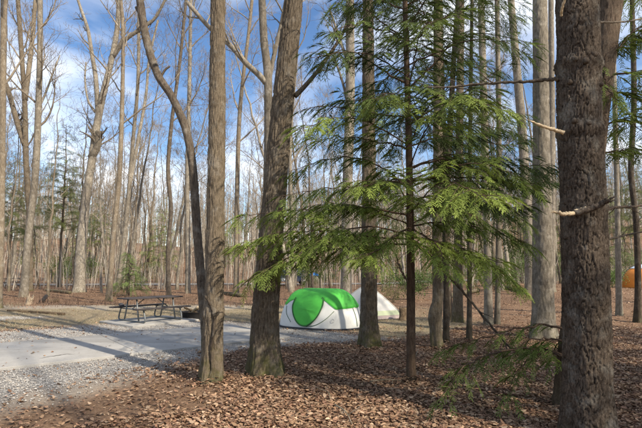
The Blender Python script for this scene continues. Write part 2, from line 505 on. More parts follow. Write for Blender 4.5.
# ------------------------------------------------------------------ trees
def grow(mb, p, d, L, r, lev, rs, up=0.25, maxlev=3, kids=(6, 5, 4), minr=0.006, gn=1.0):
    n = (8, 6, 4, 3)[lev]
    P = [np.array(p)]; d = np.array(d) / np.linalg.norm(d)
    wob = (0.11, 0.16, 0.2, 0.25)[lev] * gn
    dirs = []
    for k in range(n):
        d = d + rs.randn(3) * wob + np.array((0, 0, up / n * 1.6))
        d /= np.linalg.norm(d)
        P.append(P[-1] + d * L / n); dirs.append(d)
    P = np.array(P)
    rad = np.maximum(r * (1 - np.linspace(0, 1, n + 1) * 0.82), minr * (1.0 - 0.4 * np.linspace(0, 1, n + 1)))
    tube(mb, P, rad, (6, 5, 3, 3)[lev])
    if lev < maxlev:
        for k in range(kids[lev]):
            t = 0.25 + 0.75 * (k + rs.rand()) / kids[lev]
            i = min(int(t * n), n - 1); f = t * n - i
            q = P[i] * (1 - f) + P[i + 1] * f
            dd = dirs[i]
            side = np.cross(dd, rs.randn(3)); side /= np.linalg.norm(side) + 1e-9
            nd = dd * 0.75 + side * (0.65 + 0.3 * rs.rand())
            grow(mb, q, nd, L * (0.38 + 0.27 * rs.rand()) * (1.1 - 0.45 * t), max(rad[i] * 0.55, minr), lev + 1, rs, up, maxlev, kids, minr, gn)

def crown(mb, P, rad, z0, nl, LL, rs, maxlev=3, kids=(6, 5, 4), up=0.3, spread=0.9, minr=0.006):
    seg = np.where(P[:, 2] > z0)[0]
    if len(seg) < 2: return
    ztop = P[-1, 2]
    for k in range(nl):
        t = (k + rs.rand() * 0.8) / nl
        zz = z0 + (ztop - z0) * (t ** 0.85)
        i = int(np.clip(np.searchsorted(P[:, 2], zz), 1, len(P) - 1))
        a = k * 2.4 + rs.rand() * 0.9
        d = np.array((math.cos(a) * spread, math.sin(a) * spread, 0.55 + 0.5 * rs.rand()))
        grow(mb, P[i], d, LL * (1.05 - 0.6 * t) * (0.75 + 0.5 * rs.rand()), min(rad[i] * 0.42, 0.065), 0, rs, up, maxlev, kids, minr)
    # the leader splits at the very top
    for k in range(3):
        a = rs.rand() * 6.28
        grow(mb, P[-1], (math.cos(a) * 0.5, math.sin(a) * 0.5, 1), LL * 0.6, rad[-1] * 0.8, 1, rs, up, maxlev, kids, minr)

def trunk_mesh(mb, P, rad, nseg=14, flare=0.35, fl_h=0.35, lobes=5, amp=0.0, cw=0.05, ch=0.14, rs=None, dz=None, mode='plate', bumps=(), zcut=8.0):
    """P dense centreline, rad per point; displaced bark when amp > 0"""
    rs = rs or rng
    if dz:
        s = np.concatenate(([0], np.cumsum(np.linalg.norm(np.diff(P, axis=0), axis=1))))
        zs = [0.0]
        while zs[-1] < s[-1]:
            zs.append(zs[-1] + (dz if zs[-1] < zcut else dz * 10))
        zs = np.array(zs[:-1] + [s[-1]])
        rad = np.interp(zs, s, rad)
        P = np.stack([np.interp(zs, s, P[:, k]) for k in range(3)], 1)
    T, U, W = frames(P)
    k = len(P)
    a = np.arange(nseg) / nseg * 2 * math.pi
    A, S = np.meshgrid(a, P[:, 2])
    ph = rs.rand() * 6.28
    hz = np.clip(S - P[0, 2], 0, None)
    fl = flare * np.exp(-hz / fl_h) * (1 + 0.55 * np.cos(lobes * A + ph) + 0.3 * np.cos(3 * A + ph * 2.1)) + 0.03 * np.cos(2 * A + ph + S * 0.6)
    Rr = rad[:, None] * (1 + fl)
    for (bz, bh, ba) in bumps:
        Rr = Rr + rad[:, None] * ba * np.exp(-((S - bz) / bh) ** 2) * (0.7 + 0.6 * vnoise(A * 1.6 + 3, S * 9))
    if amp > 0:
        r0 = float(np.median(rad))
        nu = max(6, int(round(2 * math.pi * r0 / cw)))
        u = A / (2 * math.pi) * nu
        wu = (vnoise(np.cos(A) * 3 + 20 + S * 3.1, np.sin(A) * 3 + S * 2.0 + 50) - 0.5) * 1.1
        v = S / ch
        if mode == 'plate':
            f1, f2, idv = voronoi(u + wu, v + wu * 0.5, nu)
            dd = sstep(0.0, 0.10, f2 - f1) * (0.75 + 0.4 * idv)
            wv2 = (vnoise(u * 1.3 + 9, v * 3.1) - 0.5) * 1.0
            f1b, f2b, idb = voronoi(u * 1.6 + wu + wv2, v * 2.6 + 7 + wv2, int(nu * 1.6))
            dd = dd * (0.72 + 0.28 * sstep(0, 0.12, f2b - f1b)) + 0.22 * (idb - 0.5) + 0.18 * (vnoise(u * 6.3, v * 11.1) - 0.5)
        else:
            f1, f2, idv = voronoi(u + wu * 0.8, v * 0.45, nu)
            dd = sstep(0.0, 0.26, f2 - f1) * (0.6 + 0.6 * idv)
            f1b, f2b, idb = voronoi(u * 1.5 + wu, v * 1.9 + 3 + wu, int(nu * 1.5))
            dd = dd * (0.7 + 0.3 * sstep(0, 0.15, f2b - f1b)) + 0.25 * (idb - 0.5)
        Rr = Rr + amp * (dd - 0.6) + amp * 0.35 * (vnoise(u * 3.1, v * 8) - 0.5)
    V = P[:, None] + Rr[..., None] * (np.cos(A)[..., None] * U[:, None] + np.sin(A)[..., None] * W[:, None])
    mb.add(V.reshape(-1, 3), q=gridq(k, nseg))

def full_path(pts, Y, H, sway=0.0, seed=0):
    """pixel centreline (first is the base) at depth Y, then on upward to height H"""
    W = [at(px, py, Y) for px, py in pts]
    W[0][2] = min(W[0][2], -0.0) - 0.08
    P = catmull(W, 60)
    d = P[-1] - P[-4]; d /= np.linalg.norm(d)
    ext = []; p = P[-1].copy(); rs = np.random.RandomState(seed)
    while p[2] < H:
        d = d + np.array((rs.randn() * 0.03, rs.randn() * 0.03, 0.06)); d /= np.linalg.norm(d)
        p = p + d * 0.4; ext.append(p.copy())
    return np.vstack((P, ext)) if ext else P

BASES = []
def px_tree(name, label, cat, pts, w0, w1, H=19, mat='bark_grey', wood='bark_wood', depth_px=None, Yd=None, limbs=(), nl=9, LL=4.5, z0=None,
            hi=False, amp=0.0, cw=0.05, ch=0.14, flare=0.35, fl_h=0.35, nseg=16, group=None, seed=0, bumps=(), dz=None, mode='ridge', crown_on=True, kids=(3, 3, 2), limb_lev=1):
    """a tree whose trunk stands where its foot touches the ground; w0 w1 are its pixel widths low and at the frame's top"""
    Y = Yd or ground(*(depth_px or pts[0]))[1]
    rs = np.random.RandomState(100 + seed)
    ztop = at(pts[-1][0], pts[-1][1], Y)[2]
    H = max(H, ztop + 3.0)
    P = full_path(pts, Y, H, seed=seed)
    r0, r1 = w0 / F * Y / 2, w1 / F * Y / 2
    z = P[:, 2]
    rad = np.where(z < ztop, r0 + (r1 - r0) * np.clip(z / ztop, 0, 1), r1 * (1 - 0.85 * np.clip((z - ztop) / max(H - ztop, 0.1), 0, 1)))
    base = np.array((P[0][0], P[0][1], 0.0))
    zg = float(hgt(np.array(base[0]), np.array(base[1])))
    BASES.append((base[0], base[1], r0 * (1 + flare)))
    t = empty(name, (base[0], base[1], zg)); tag(t, label, cat, group)
    off = np.array((base[0], base[1], zg))
    Pl = P - off
    if zg > 0.0: Pl[0, 2] = -0.08
    mb = MB()
    trunk_mesh(mb, Pl, rad, nseg, flare, fl_h, 5, amp, cw, ch, rs, dz, mode, bumps, zcut=at(321, 0, Y)[2] + 0.5)
    mb.build('trunk', M[mat], t)
    for (lp, lw0, lw1, dyv) in limbs:
        mbl = MB()
        LP = catmull([at(px, py, Y + dyv * k / max(1, len(lp) - 1)) - off for k, (px, py) in enumerate(lp)], 18)
        LR = np.linspace(lw0, lw1, 18) / F * Y / 2
        tube(mbl, LP, LR, 8, True)
        if limb_lev is not None:
            for k in range(5):
                i = 6 + int(rs.rand() * 11)
                dd = LP[min(i + 1, 17)] - LP[i - 1]; dd /= np.linalg.norm(dd)
                sd_ = np.cross(dd, rs.randn(3)); sd_ /= np.linalg.norm(sd_)
                grow(mbl, LP[i], dd * 0.7 + sd_ * 0.7, 0.7 + 0.8 * rs.rand(), LR[i] * 0.5, 1, rs, 0.2, 3, (4, 4, 3), 0.004)
        mbl.build('limb', M[mat], t)
    if crown_on:
        mbc = MB()
        crown(mbc, Pl, rad, z0 if z0 else ztop + 0.8, nl, LL, rs, 3, kids, 0.35, 0.68)
        mbc.build('crown', M[wood], t)
    return t

# --- near hardwoods
px_tree('bare_tree', 'straight slim grey trunk with a dark vine scar beside the gravel edge', 'tree',
        [(211, 381), (213, 330), (215, 250), (217, 120), (218, 0)], 19, 14.5, 18, 'bark_grey', amp=0.015, cw=0.036, ch=0.14, nseg=112, dz=0.028, flare=0.42, fl_h=0.35, seed=1,
        bumps=((0.95, 0.10, 0.12),), z0=6.5, nl=7)
t1 = bpy.data.objects[-1] if False else [o for o in COL.objects if o.name == 'bare_tree'][0]
t2 = px_tree('bare_tree', 'thick leaning trunk with mossy flared foot in front of the green tent', 'tree',
        [(266, 373), (265, 330), (267, 290), (274, 200), (283, 100), (294, 0), (302, -70)], 26, 17, 20, 'bark_oak', amp=0.022, cw=0.048, ch=0.18, nseg=128, dz=0.028, flare=0.55, fl_h=0.40, seed=2,
        limbs=(([(295, 96), (305, 86), (320, 68), (335, 46), (345, 28), (352, -8)], 5.6, 2.4, 0.3),), z0=6.5, nl=8)
px_tree('bare_tree', 'medium grey trunk standing in front of the pale conical tent', 'tree',
        [(369.5, 346), (369, 320), (369, 200), (368, 0)], 17, 10.5, 20, 'bark_oak', amp=0.016, cw=0.05, ch=0.18, nseg=64, dz=0.035, flare=0.55, fl_h=0.3, seed=3, nl=8)
px_tree('bare_tree', 'stout pale grey trunk rising straight from brown leaves beside the rough dark trunk', 'tree',
        [(543, 338), (543, 300), (542, 200), (540, 0)], 20, 14, 20, 'bark_pale', amp=0.012, cw=0.05, ch=0.18, nseg=64, dz=0.035, flare=0.5, fl_h=0.25, seed=4, nl=8)
px_tree('bare_tree', 'dark curved trunk sweeping up behind the slim grey trunk', 'tree',
        [(208, 353), (205, 320), (203, 300), (197, 230), (193, 170), (186, 130), (172, 97), (158, 75), (147, 42), (140, 0), (137, -40)], 9, 7.5, 11, 'bark_dark', amp=0.008, cw=0.04, ch=0.15, nseg=40, dz=0.05, flare=0.25, seed=5,
        limbs=(([(146, 22), (140, 14), (136, 7)], 4, 3, 0), ([(160, 78), (165, 70), (170, 66)], 3, 2, 0)), limb_lev=None, nl=6, LL=2.6)
px_tree('bare_tree', 'pale forked trunk showing behind the thick leaning trunk', 'tree',
        [(262, 321), (265, 280), (268, 200), (268, 84), (264, 40), (262, 0)], 11, 7.5, 17, 'bark_pale', nseg=24, amp=0.006, dz=0.06, seed=6,
        limbs=(([(267, 84), (258, 74), (245, 62), (230, 45), (210, 28), (187, 2)], 6.5, 4, -0.6), ([(268, 86), (273, 60), (280, 30), (287, -5)], 5, 4, 0.4)), nl=8, LL=3.6)
px_tree('bare_tree', 'pale slender trunk behind the conical tent', 'tree',
        [(346, 303), (347, 200), (350, 100), (350, 0)], 11, 9, 18, 'bark_pale', nseg=24, amp=0.006, dz=0.08, seed=7,
        limbs=(([(351, 70), (340, 40), (330, 10)], 4, 2, 0.3), ([(349, 110), (342, 80), (333, 55)], 3, 2, 0.2)), nl=8, LL=4)
px_tree('bare_tree', 'small grey trunk with a swollen crooked foot near the young hemlock', 'tree',
        [(437, 347), (435, 318), (438, 295), (437, 250), (438, 150), (438, 0)], 10.5, 9, 15, 'bark_grey', nseg=36, amp=0.009, cw=0.035, dz=0.05, flare=0.25, seed=8, nl=6, LL=3,
        bumps=((0.62, 0.16, 0.25),))
px_tree('bare_tree', 'very thin dark sapling trunk rising among the hemlock sprays', 'tree',
        [(469, 341), (469.5, 280), (470, 150), (472, 0)], 5, 3.4, 11, 'bark_dark', nseg=12, seed=9, nl=6, LL=1.8)
px_tree('bare_tree', 'pair of lichen-speckled trunks, the stouter one among moss patches', 'tree',
        [(457, 322), (458, 280), (459, 180), (461, 0)], 9.5, 6.5, 18, 'bark_grey', nseg=24, seed=10, nl=8, LL=4)
px_tree('bare_tree', 'bent dark trunk close behind the mossy clearing edge', 'tree',
        [(450, 320), (448, 290), (445, 250), (449, 150), (455, 40), (458, 0)], 6.5, 5, 16, 'bark_dark', nseg=16, seed=11, nl=8, LL=3)
px_tree('bare_tree', 'pale spotted trunk with mossy foot, larger of two close together', 'tree',
        [(488, 325), (488, 280), (485, 150), (481, 0)], 8, 6.5, 18, 'bark_pale', nseg=20, seed=12, nl=8, LL=4)
px_tree('bare_tree', 'thin cream trunk, smaller of two close together', 'tree',
        [(497, 324), (498, 280), (499, 150), (497, 0)], 5, 5, 17, 'bark_pale', nseg=16, seed=13, nl=8, LL=3)
px_tree('bare_tree', 'tall pale trunk leaning gently behind the stout pale trunk', 'tree',
        [(531, 298), (529, 240), (522, 130), (516, 60), (511, 0)], 10.5, 7, 20, 'bark_pale', nseg=24, amp=0.006, dz=0.1, seed=14, nl=9, LL=5)
px_tree('bare_tree', 'thin pale trunk standing clear of the orange tent', 'tree',
        [(619, 317), (618, 250), (616, 150), (612, 0)], 5.5, 4, 16, 'bark_pale', nseg=14, seed=15, nl=8, LL=3)
px_tree('bare_tree', 'slim dark trunk beside the orange tent', 'tree',
        [(637, 323), (638, 280), (636, 220), (631, 170), (634, 100), (632, 0)], 6, 4.5, 15, 'bark_dark', nseg=14, seed=16, nl=8, LL=3)
px_tree('bare_tree', 'thin straight trunk rising just right of the stout pale trunk', 'tree',
        [(551, 297), (552, 200), (551, 0)], 7, 5.5, 18, 'bark_pale', nseg=14, seed=36, nl=8, LL=4)
# --- trees of the left clearing
px_tree('bare_tree', 'grey trunk with rough bark standing past the gravel spur', 'tree',
        [(-2, 308), (0, 250), (2, 150), (4, 0)], 6.7, 6.0, 20, 'bark_grey', nseg=20, seed=17, nl=11, LL=5, z0=8.5, kids=(6, 5, 3))
px_tree('bare_tree', 'pale straight trunk with one knot, above the rotten stump', 'tree',
        [(23.5, 297), (28, 240), (35, 180), (38, 120), (40, 50), (40, 0)], 7.1, 5.3, 21, 'bark_pale', nseg=20, seed=18, nl=11, LL=4.5, z0=8.5, kids=(6, 5, 3),
        limbs=(([(38, 110), (46, 92), (54, 70), (60, 55)], 2.5, 1.2, 0.5),))
px_tree('bare_tree', 'grey trunk dividing into two tall stems close beside the pale straight trunk', 'tree',
        [(29, 291), (30, 230), (26, 160), (25, 110), (22, 60), (18, 0)], 6.0, 4.1, 20, 'bark_grey', nseg=18, seed=19, nl=11, LL=5, z0=8.5, kids=(6, 5, 3),
        limbs=(([(25, 145), (18, 125), (8, 90), (-4, 60)], 6, 4.5, 0.5), ([(25, 100), (30, 60), (33, 30), (36, -5)], 5, 4, 0.4)))
px_tree('bare_tree', 'massive pale trunk with a broken stub and wide fork', 'tree',
        [(79, 292), (81, 250), (86, 200), (92, 160), (97, 125), (103, 95), (111, 62), (117, 30), (119, 0)], 10.1, 4.5, 21, 'bark_pale', nseg=28, amp=0.01, dz=0.08, flare=0.4, seed=20, nl=11, LL=5, z0=8.5, kids=(6, 5, 3),
        limbs=(([(91, 158), (97, 147), (99.5, 131)], 8, 7, -0.25), ([(98, 118), (96, 80), (92, 55), (88, 30), (82, 12), (74, -12)], 5.5, 2.5, 0.4),
               ([(112, 58), (125, 40), (142, 28), (155, 18), (167, -4)], 5, 2.5, -0.3), ([(95, 112), (88, 100), (85, 80), (86, 62)], 2.5, 1.5, 0.3)))
px_tree('bare_tree', 'slender grey-tan trunk just beyond the picnic table', 'tree',
        [(109, 301), (113, 240), (119, 180), (122, 110), (123, 40), (121, 0)], 5.6, 3.3, 19, 'bark_grey', nseg=18, seed=21, nl=11, LL=4, z0=8.5, kids=(6, 5, 3))
px_tree('bare_tree', 'two-stemmed pale tree rising behind the picnic table', 'tree',
        [(117, 292), (124, 240), (129, 190), (133, 140), (138, 80), (139, 0)], 4.5, 3.0, 19, 'bark_pale', nseg=16, seed=22, nl=11, LL=4.5, z0=8.5, kids=(6, 5, 3),
        limbs=(([(129, 190), (138, 140), (146, 95), (149, 60), (158, 20)], 4, 2, 0.4),))
px_tree('bare_tree', 'tilted thin pale trunk leaning hard against its neighbours', 'tree',
        [(55, 283), (62, 260), (70, 235), (79, 214), (84, 200)], 3.7, 2.6, 8, 'bark_pale', nseg=12, seed=23, nl=5, LL=1.6, z0=5.0, kids=(6, 5, 3))
px_tree('bare_tree', 'dark rough trunk with knots beyond the fire ring', 'tree',
        [(169, 298), (168, 250), (171, 210), (168, 170), (172, 120), (180, 60), (186, 0)], 4.5, 3.0, 17, 'bark_dark', nseg=16, seed=24, nl=11, LL=4, z0=8.5, kids=(6, 5, 3))
px_tree('bare_tree', 'straight pale trunk beyond the fire ring', 'tree',
        [(188, 293), (188, 240), (187, 180), (189, 100), (191, 0)], 4.8, 3.3, 19, 'bark_pale', nseg=16, seed=25, nl=11, LL=4.5, z0=8.5, kids=(6, 5, 3))
px_tree('bare_tree', 'grey trunk glimpsed between slim and thick foreground trunks', 'tree',
        [(236, 296), (237, 200), (240, 110), (249, 30), (252, 0)], 5.3, 3.3, 19, 'bark_grey', nseg=16, seed=26, nl=11, LL=4.5, z0=8.5, kids=(6, 5, 3))
px_tree('bare_tree', 'sunlit pale trunk behind the dome of the green tent', 'tree',
        [(292, 291), (293, 240), (290, 150), (296, 60), (300, 0)], 4.5, 3.3, 18, 'bark_pale', nseg=16, seed=27, nl=11, LL=4.5, z0=8.5, kids=(6, 5, 3))

# --- rough dark trunk in front
def knob_rows(Y, rows):
    return [(at(580, py, Y)[2], 0.05, a) for py, a in rows]
Y13 = ground(590, 437)[1]
t13 = px_tree('oak_tree', 'large rough dark trunk with chunky bark plates and broken branch stubs', 'tree',
        [(590, 437), (588, 400), (586, 300), (583, 200), (579, 110), (578.5, 50), (577, 0), (575, -60)], 41.5, 37.5, 17, 'bark_big', amp=0.023, cw=0.031, ch=0.17, nseg=200, dz=0.012,
        flare=0.30, fl_h=0.28, seed=40, mode='plate', nl=9, z0=6.2, LL=3.5, bumps=[(at(580, py, Y13)[2], 0.06, a) for py, a in ((66, 0.13), (133, 0.10), (207, 0.05))], crown_on=True)
M['bare_wood'] = simple('bare_wood', (0.50, 0.39, 0.25), 0.8, 0, 0.3, 20, 0.5, 60)
off13 = np.array(t13.location)
def part_tube(parent, name, pts, Y0, dy, w0, w1, mat, nseg=8, kink=0.0, sub=0):
    off = np.array(parent.location)
    mb = MB(); k = max(1, len(pts) - 1)
    P = catmull([at(px, py, Y0 + dy * i / k) - off for i, (px, py) in enumerate(pts)], 8 * k + 1)
    P += rng.randn(*P.shape) * kink
    tube(mb, P, np.linspace(w0, w1, len(P)) / F * Y0 / 2 * (1 + 0.12 * rng.randn(len(P))), nseg, True)
    rs = np.random.RandomState(int(abs(pts[0][0] * 7 + pts[0][1])))
    if name == 'branch_stub':
        dd = P[-1] - P[-4]; dd /= np.linalg.norm(dd)
        for j in range(6):
            o_ = rs.randn(3) * w1 / F * Y0 * 0.22
            tube(mb, [P[-2] + o_, P[-1] + o_ + dd * 0.02, P[-1] + o_ * 1.3 + dd * (0.03 + 0.06 * rs.rand())], [w1 / F * Y0 * 0.2, w1 / F * Y0 * 0.14, 0.001], 5, True)
    for j in range(sub):
        i = int(len(P) * (0.3 + 0.65 * rs.rand()))
        dd = P[min(i + 1, len(P) - 1)] - P[i - 1]; dd /= np.linalg.norm(dd)
        sd_ = np.cross(dd, rs.randn(3)); sd_ /= np.linalg.norm(sd_)
        grow(mb, P[i], dd * 0.7 + sd_ * 0.6, 0.25 + 0.3 * rs.rand(), w1 / F * Y0 / 3, 2, rs, 0.0, 3, (4, 4, 3), 0.0025)
    return mb.build(name, mat, parent)
YF = Y13 - 0.20
Y1 = ground(211, 381)[1]
part_tube(t1, 'vine', [(205, 296), (210, 304), (214.5, 319), (213, 335), (211, 352), (212, 368), (208, 380)], Y1 - 0.155, -0.015, 2.6, 2.2, M['bark_dark'], kink=0.004)
part_tube(t13, 'branch_stub', [(564, 133), (552, 129), (543, 126.5), (532, 122)], YF + 0.05, -0.1, 4.5, 2.2, M['bare_wood'], kink=0.003)
part_tube(t13, 'branch_stub', [(574, 213), (590, 209), (602, 203.5), (608, 200)], YF - 0.02, -0.12, 6.5, 5.5, M['bark_big'], kink=0.003)
part_tube(t13, 'branch_stub', [(585, 209), (573, 213), (565, 214), (556, 212)], YF - 0.01, -0.08, 5.5, 3.0, M['bare_wood'], kink=0.004)
part_tube(t13, 'dead_branch', [(558, 79), (545, 80), (520, 82), (495, 83), (470, 85), (447, 87), (428, 87)], Y13, 0.35, 4.0, 1.6, M['bark_dark'], kink=0.004, sub=4)
part_tube(t13, 'dead_branch', [(561, 16), (562, 8), (565, -2), (566, -12)], YF + 0.1, -0.2, 3, 2, M['bare_wood'], kink=0.002)
part_tube(t13, 'dead_branch', [(601, 214), (612, 208), (628, 207), (660, 204)], Y13 + 0.1, 0.5, 3.5, 2, M['bark_red'], kink=0.003, sub=3)
part_tube(t13, 'dead_branch', [(600, 240), (615, 238), (632, 234), (665, 228)], Y13 + 0.1, 0.5, 2.4, 1.5, M['bark_dark'], kink=0.003, sub=3)
part_tube(t13, 'dead_branch', [(596, 22), (612, 22), (630, 21), (660, 15)], Y13 + 0.1, 0.3, 2.2, 1.4, M['bark_wood'], kink=0.003, sub=2)
for py, pxs in ((66, (560, 567, 575, 583, 590, 596)), (129, (566, 577, 588, 597)), (90, (563, 592))):
    for k, px in enumerate(pxs):
        c = at(px, py + (k % 3 - 1) * 3, Y13)
        cx = at(578.5, py, Y13)
        off = (px - 578.5) / 20.0
        yy = -math.sqrt(max(0, 1 - min(1, off * off))) * 0.205
        mbk = MB()
        rr = 0.022 + 0.010 * rng.rand()
        a = np.linspace(0, 1, 7)
        cpt = np.array((c[0], Y13 + yy, c[2])) - off13
        nrm = np.array((off, -math.sqrt(max(0.02, 1 - min(1, off * off))), 0.15)); nrm /= np.linalg.norm(nrm)
        tube(mbk, [cpt - nrm * 0.03, cpt + nrm * 0.012, cpt + nrm * 0.024, cpt + nrm * 0.027], [rr * 1.3, rr * 1.1, rr * 0.75, rr * 0.2], 9, True)
        mbk.build('knot', M['bark_big'], t13)

# ------------------------------------------------------------------ conifer foliage
def frond_template(L, tw_sp, tw_len, nd_sp, nd_len, nd_w, rs, blade=0.0):
    """flat spray along +X: side shoots with needles; one triangle per needle"""
    V, T = [], []
    def shoot(p, d, length):
        lat = np.array((-d[1], d[0], 0)); up_ = np.array((0, 0, 1.0))
        if blade > 0:
            i0 = len(V); w = blade * (0.8 + 0.4 * rs.rand())
            V.extend((p, p + d * length * 0.45 + lat * w, p + d * length, p + d * length * 0.45 - lat * w)); T.extend(((i0, i0 + 1, i0 + 2), (i0, i0 + 2, i0 + 3)))
        nn = max(2, int(length / nd_sp))
        for k in range(nn):
            t = (k + 0.5) / nn
            q = p + d * length * t
            for s in (-1, 1):
                e = q + (lat * s * 0.85 + d * 0.5 + np.array((0, 0, 0.25 * rs.randn()))) * nd_len * (1.1 - 0.5 * t) * (0.8 + 0.4 * rs.rand())
                w = d * nd_w
                i0 = len(V); V.extend((q - w * 0.5, q + w * 0.5, e)); T.append((i0, i0 + 1, i0 + 2))
    X0 = np.array((0.0, 0, 0)); d0 = np.array((1.0, 0, 0))
    shoot(X0, d0, L)
    m = int(L / tw_sp)
    for k in range(m):
        t = (k + 0.6) / m
        for s in (-1, 1):
            if blade > 0 and rs.rand() < 0.15: continue
            ang = s * R(36 + 32 * rs.rand())
            d = np.array((math.cos(ang), math.sin(ang), 0.10 * rs.randn() - 0.08)); d /= np.linalg.norm(d)
            shoot(X0 + d0 * L * t, d, tw_len * (1 - 0.7 * t) * (0.5 + 0.8 * rs.rand()) + 0.01)
    return np.array(V), np.array(T)
rsf = np.random.RandomState(11)
HEM = [frond_template(0.19, 0.023, 0.085, 0.026, 0.013, 0.0055, rsf, 0.0042) for k in range(6)]
PIN = [frond_template(0.55, 0.11, 0.26, 0.07, 0.11, 0.022, rsf) for k in range(3)]
class Fol:
    """collects sprays: position, axis, normal, scale"""
    def __init__(s, tmpl): s.t = tmpl; s.p = [[] for _ in tmpl]
    def add(s, p, d, up, sc, tint):
        k = random.randrange(len(s.t))
        s.p[k].append((p, d, up, sc, tint))
    def count(s): return sum(len(x) for x in s.p)
    def build(s, name, mat, parent):
        mb = MB()
        for (V, T), L in zip(s.t, s.p):
            if not L: continue
            p = np.array([x[0] for x in L]); d = np.array([x[1] for x in L]); u = np.array([x[2] for x in L])
            sc = np.array([x[3] for x in L]); tint = np.array([x[4] for x in L])
            d /= np.linalg.norm(d, axis=1)[:, None]
            w = np.cross(u, d); w /= np.linalg.norm(w, axis=1)[:, None] + 1e-9
            u = np.cross(d, w)
            VV = V[None, :, 0:1] * d[:, None] + V[None, :, 1:2] * w[:, None] + V[None, :, 2:3] * u[:, None]
            # sprays droop at their tips
            VV[..., 2] -= (V[None, :, 0] ** 2) * 0.55 / max(0.2, V[:, 0].max())
            VV = VV * sc[:, None, None] + p[:, None]
            nV = len(V)
            TT = (T[None] + (np.arange(len(L)) * nV)[:, None, None]).reshape(-1, 3)
            C = np.repeat(tint, nV, 0) * (0.85 + 0.3 * rng.rand(len(L) * nV, 1))
            mb.add(VV.reshape(-1, 3), t=TT, col=C)
        return mb.build(name, mat, parent, False)
GREEN = np.array((0.150, 0.200, 0.045)); SUNLIT = np.array((0.31, 0.39, 0.080)); SHADED = np.array((0.080, 0.112, 0.032))  # plain, sunlit and shaded hemlock greens: the light is put into the tint
def hem_branch(wood, fol, W, r0, rs, sec=0.55, fs=1.0, tint=GREEN, start=0.12, dens=1.0):
    """W: world (local) points of the branch axis"""
    n = 24
    P = catmull(W, n)
    P[1:] += rs.randn(n - 1, 3) * 0.008
    uu = np.linspace(0, 1, n); P[:, 2] += 0.05 * uu * np.sin(uu * 7 + rs.rand() * 6); P[:, 1] += 0.10 * uu * np.sin(uu * 5 + rs.rand() * 6)
    tube(wood, P, np.linspace(r0, 0.003, n), 6)
    L = np.linalg.norm(np.diff(P, axis=0), axis=1).sum()
    m = max(4, int(L / 0.080 * dens)); s = 1
    for k in range(m):
        t = start + (1 - start) * (k + rs.rand() * 0.7) / m
        i = min(int(t * (n - 1)), n - 2)
        q = P[i]; d = P[i + 1] - P[i]; d /= np.linalg.norm(d)
        lat = np.cross((0, 0, 1.0), d); lat /= np.linalg.norm(lat) + 1e-9
        s = -s
        sl = sec * (0.35 + 0.65 * math.sin(math.pi * min(1, 0.25 + 0.75 * t))) * (0.35 + 1.0 * rs.rand())
        e = d * 0.62 + lat * s * 0.8 + np.array((0, 0, -0.14 + 0.26 * rs.randn()))
        e /= np.linalg.norm(e)
        S = np.array([q, q + e * sl * 0.5 + (0, 0, 0.01), q + e * sl + (0, 0, -0.06 * sl)])
        S = catmull(S, 6)
        tube(wood, S, np.linspace(0.005, 0.0018, 6), 3)
        nf = max(2, int(sl / 0.062))
        sg = 1
        for j in range(nf):
            u = (j + 0.7) / nf
            ii = min(int(u * 5), 4)
            qq = S[ii] * (1 - (u * 5 - ii)) + S[ii + 1] * (u * 5 - ii)
            sg = -sg
            lat2 = np.cross((0, 0, 1.0), e); lat2 /= np.linalg.norm(lat2) + 1e-9
            fd = e * 0.75 + lat2 * sg * 0.6 + np.array((0, 0, -0.12 + 0.12 * rs.randn()))
            if j == nf - 1: fd = e + np.array((0, 0, -0.1))
            up = np.array((0.25 * rs.randn(), 0.25 * rs.randn(), 1.0))
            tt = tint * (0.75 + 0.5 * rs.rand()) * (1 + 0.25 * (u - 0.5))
            fol.add(qq, fd, up, fs * (0.75 + 0.55 * rs.rand()) * (1.1 - 0.3 * u), tt)
    fol.add(P[-1], P[-1] - P[-2], np.array((0, 0, 1.0)), fs, tint)

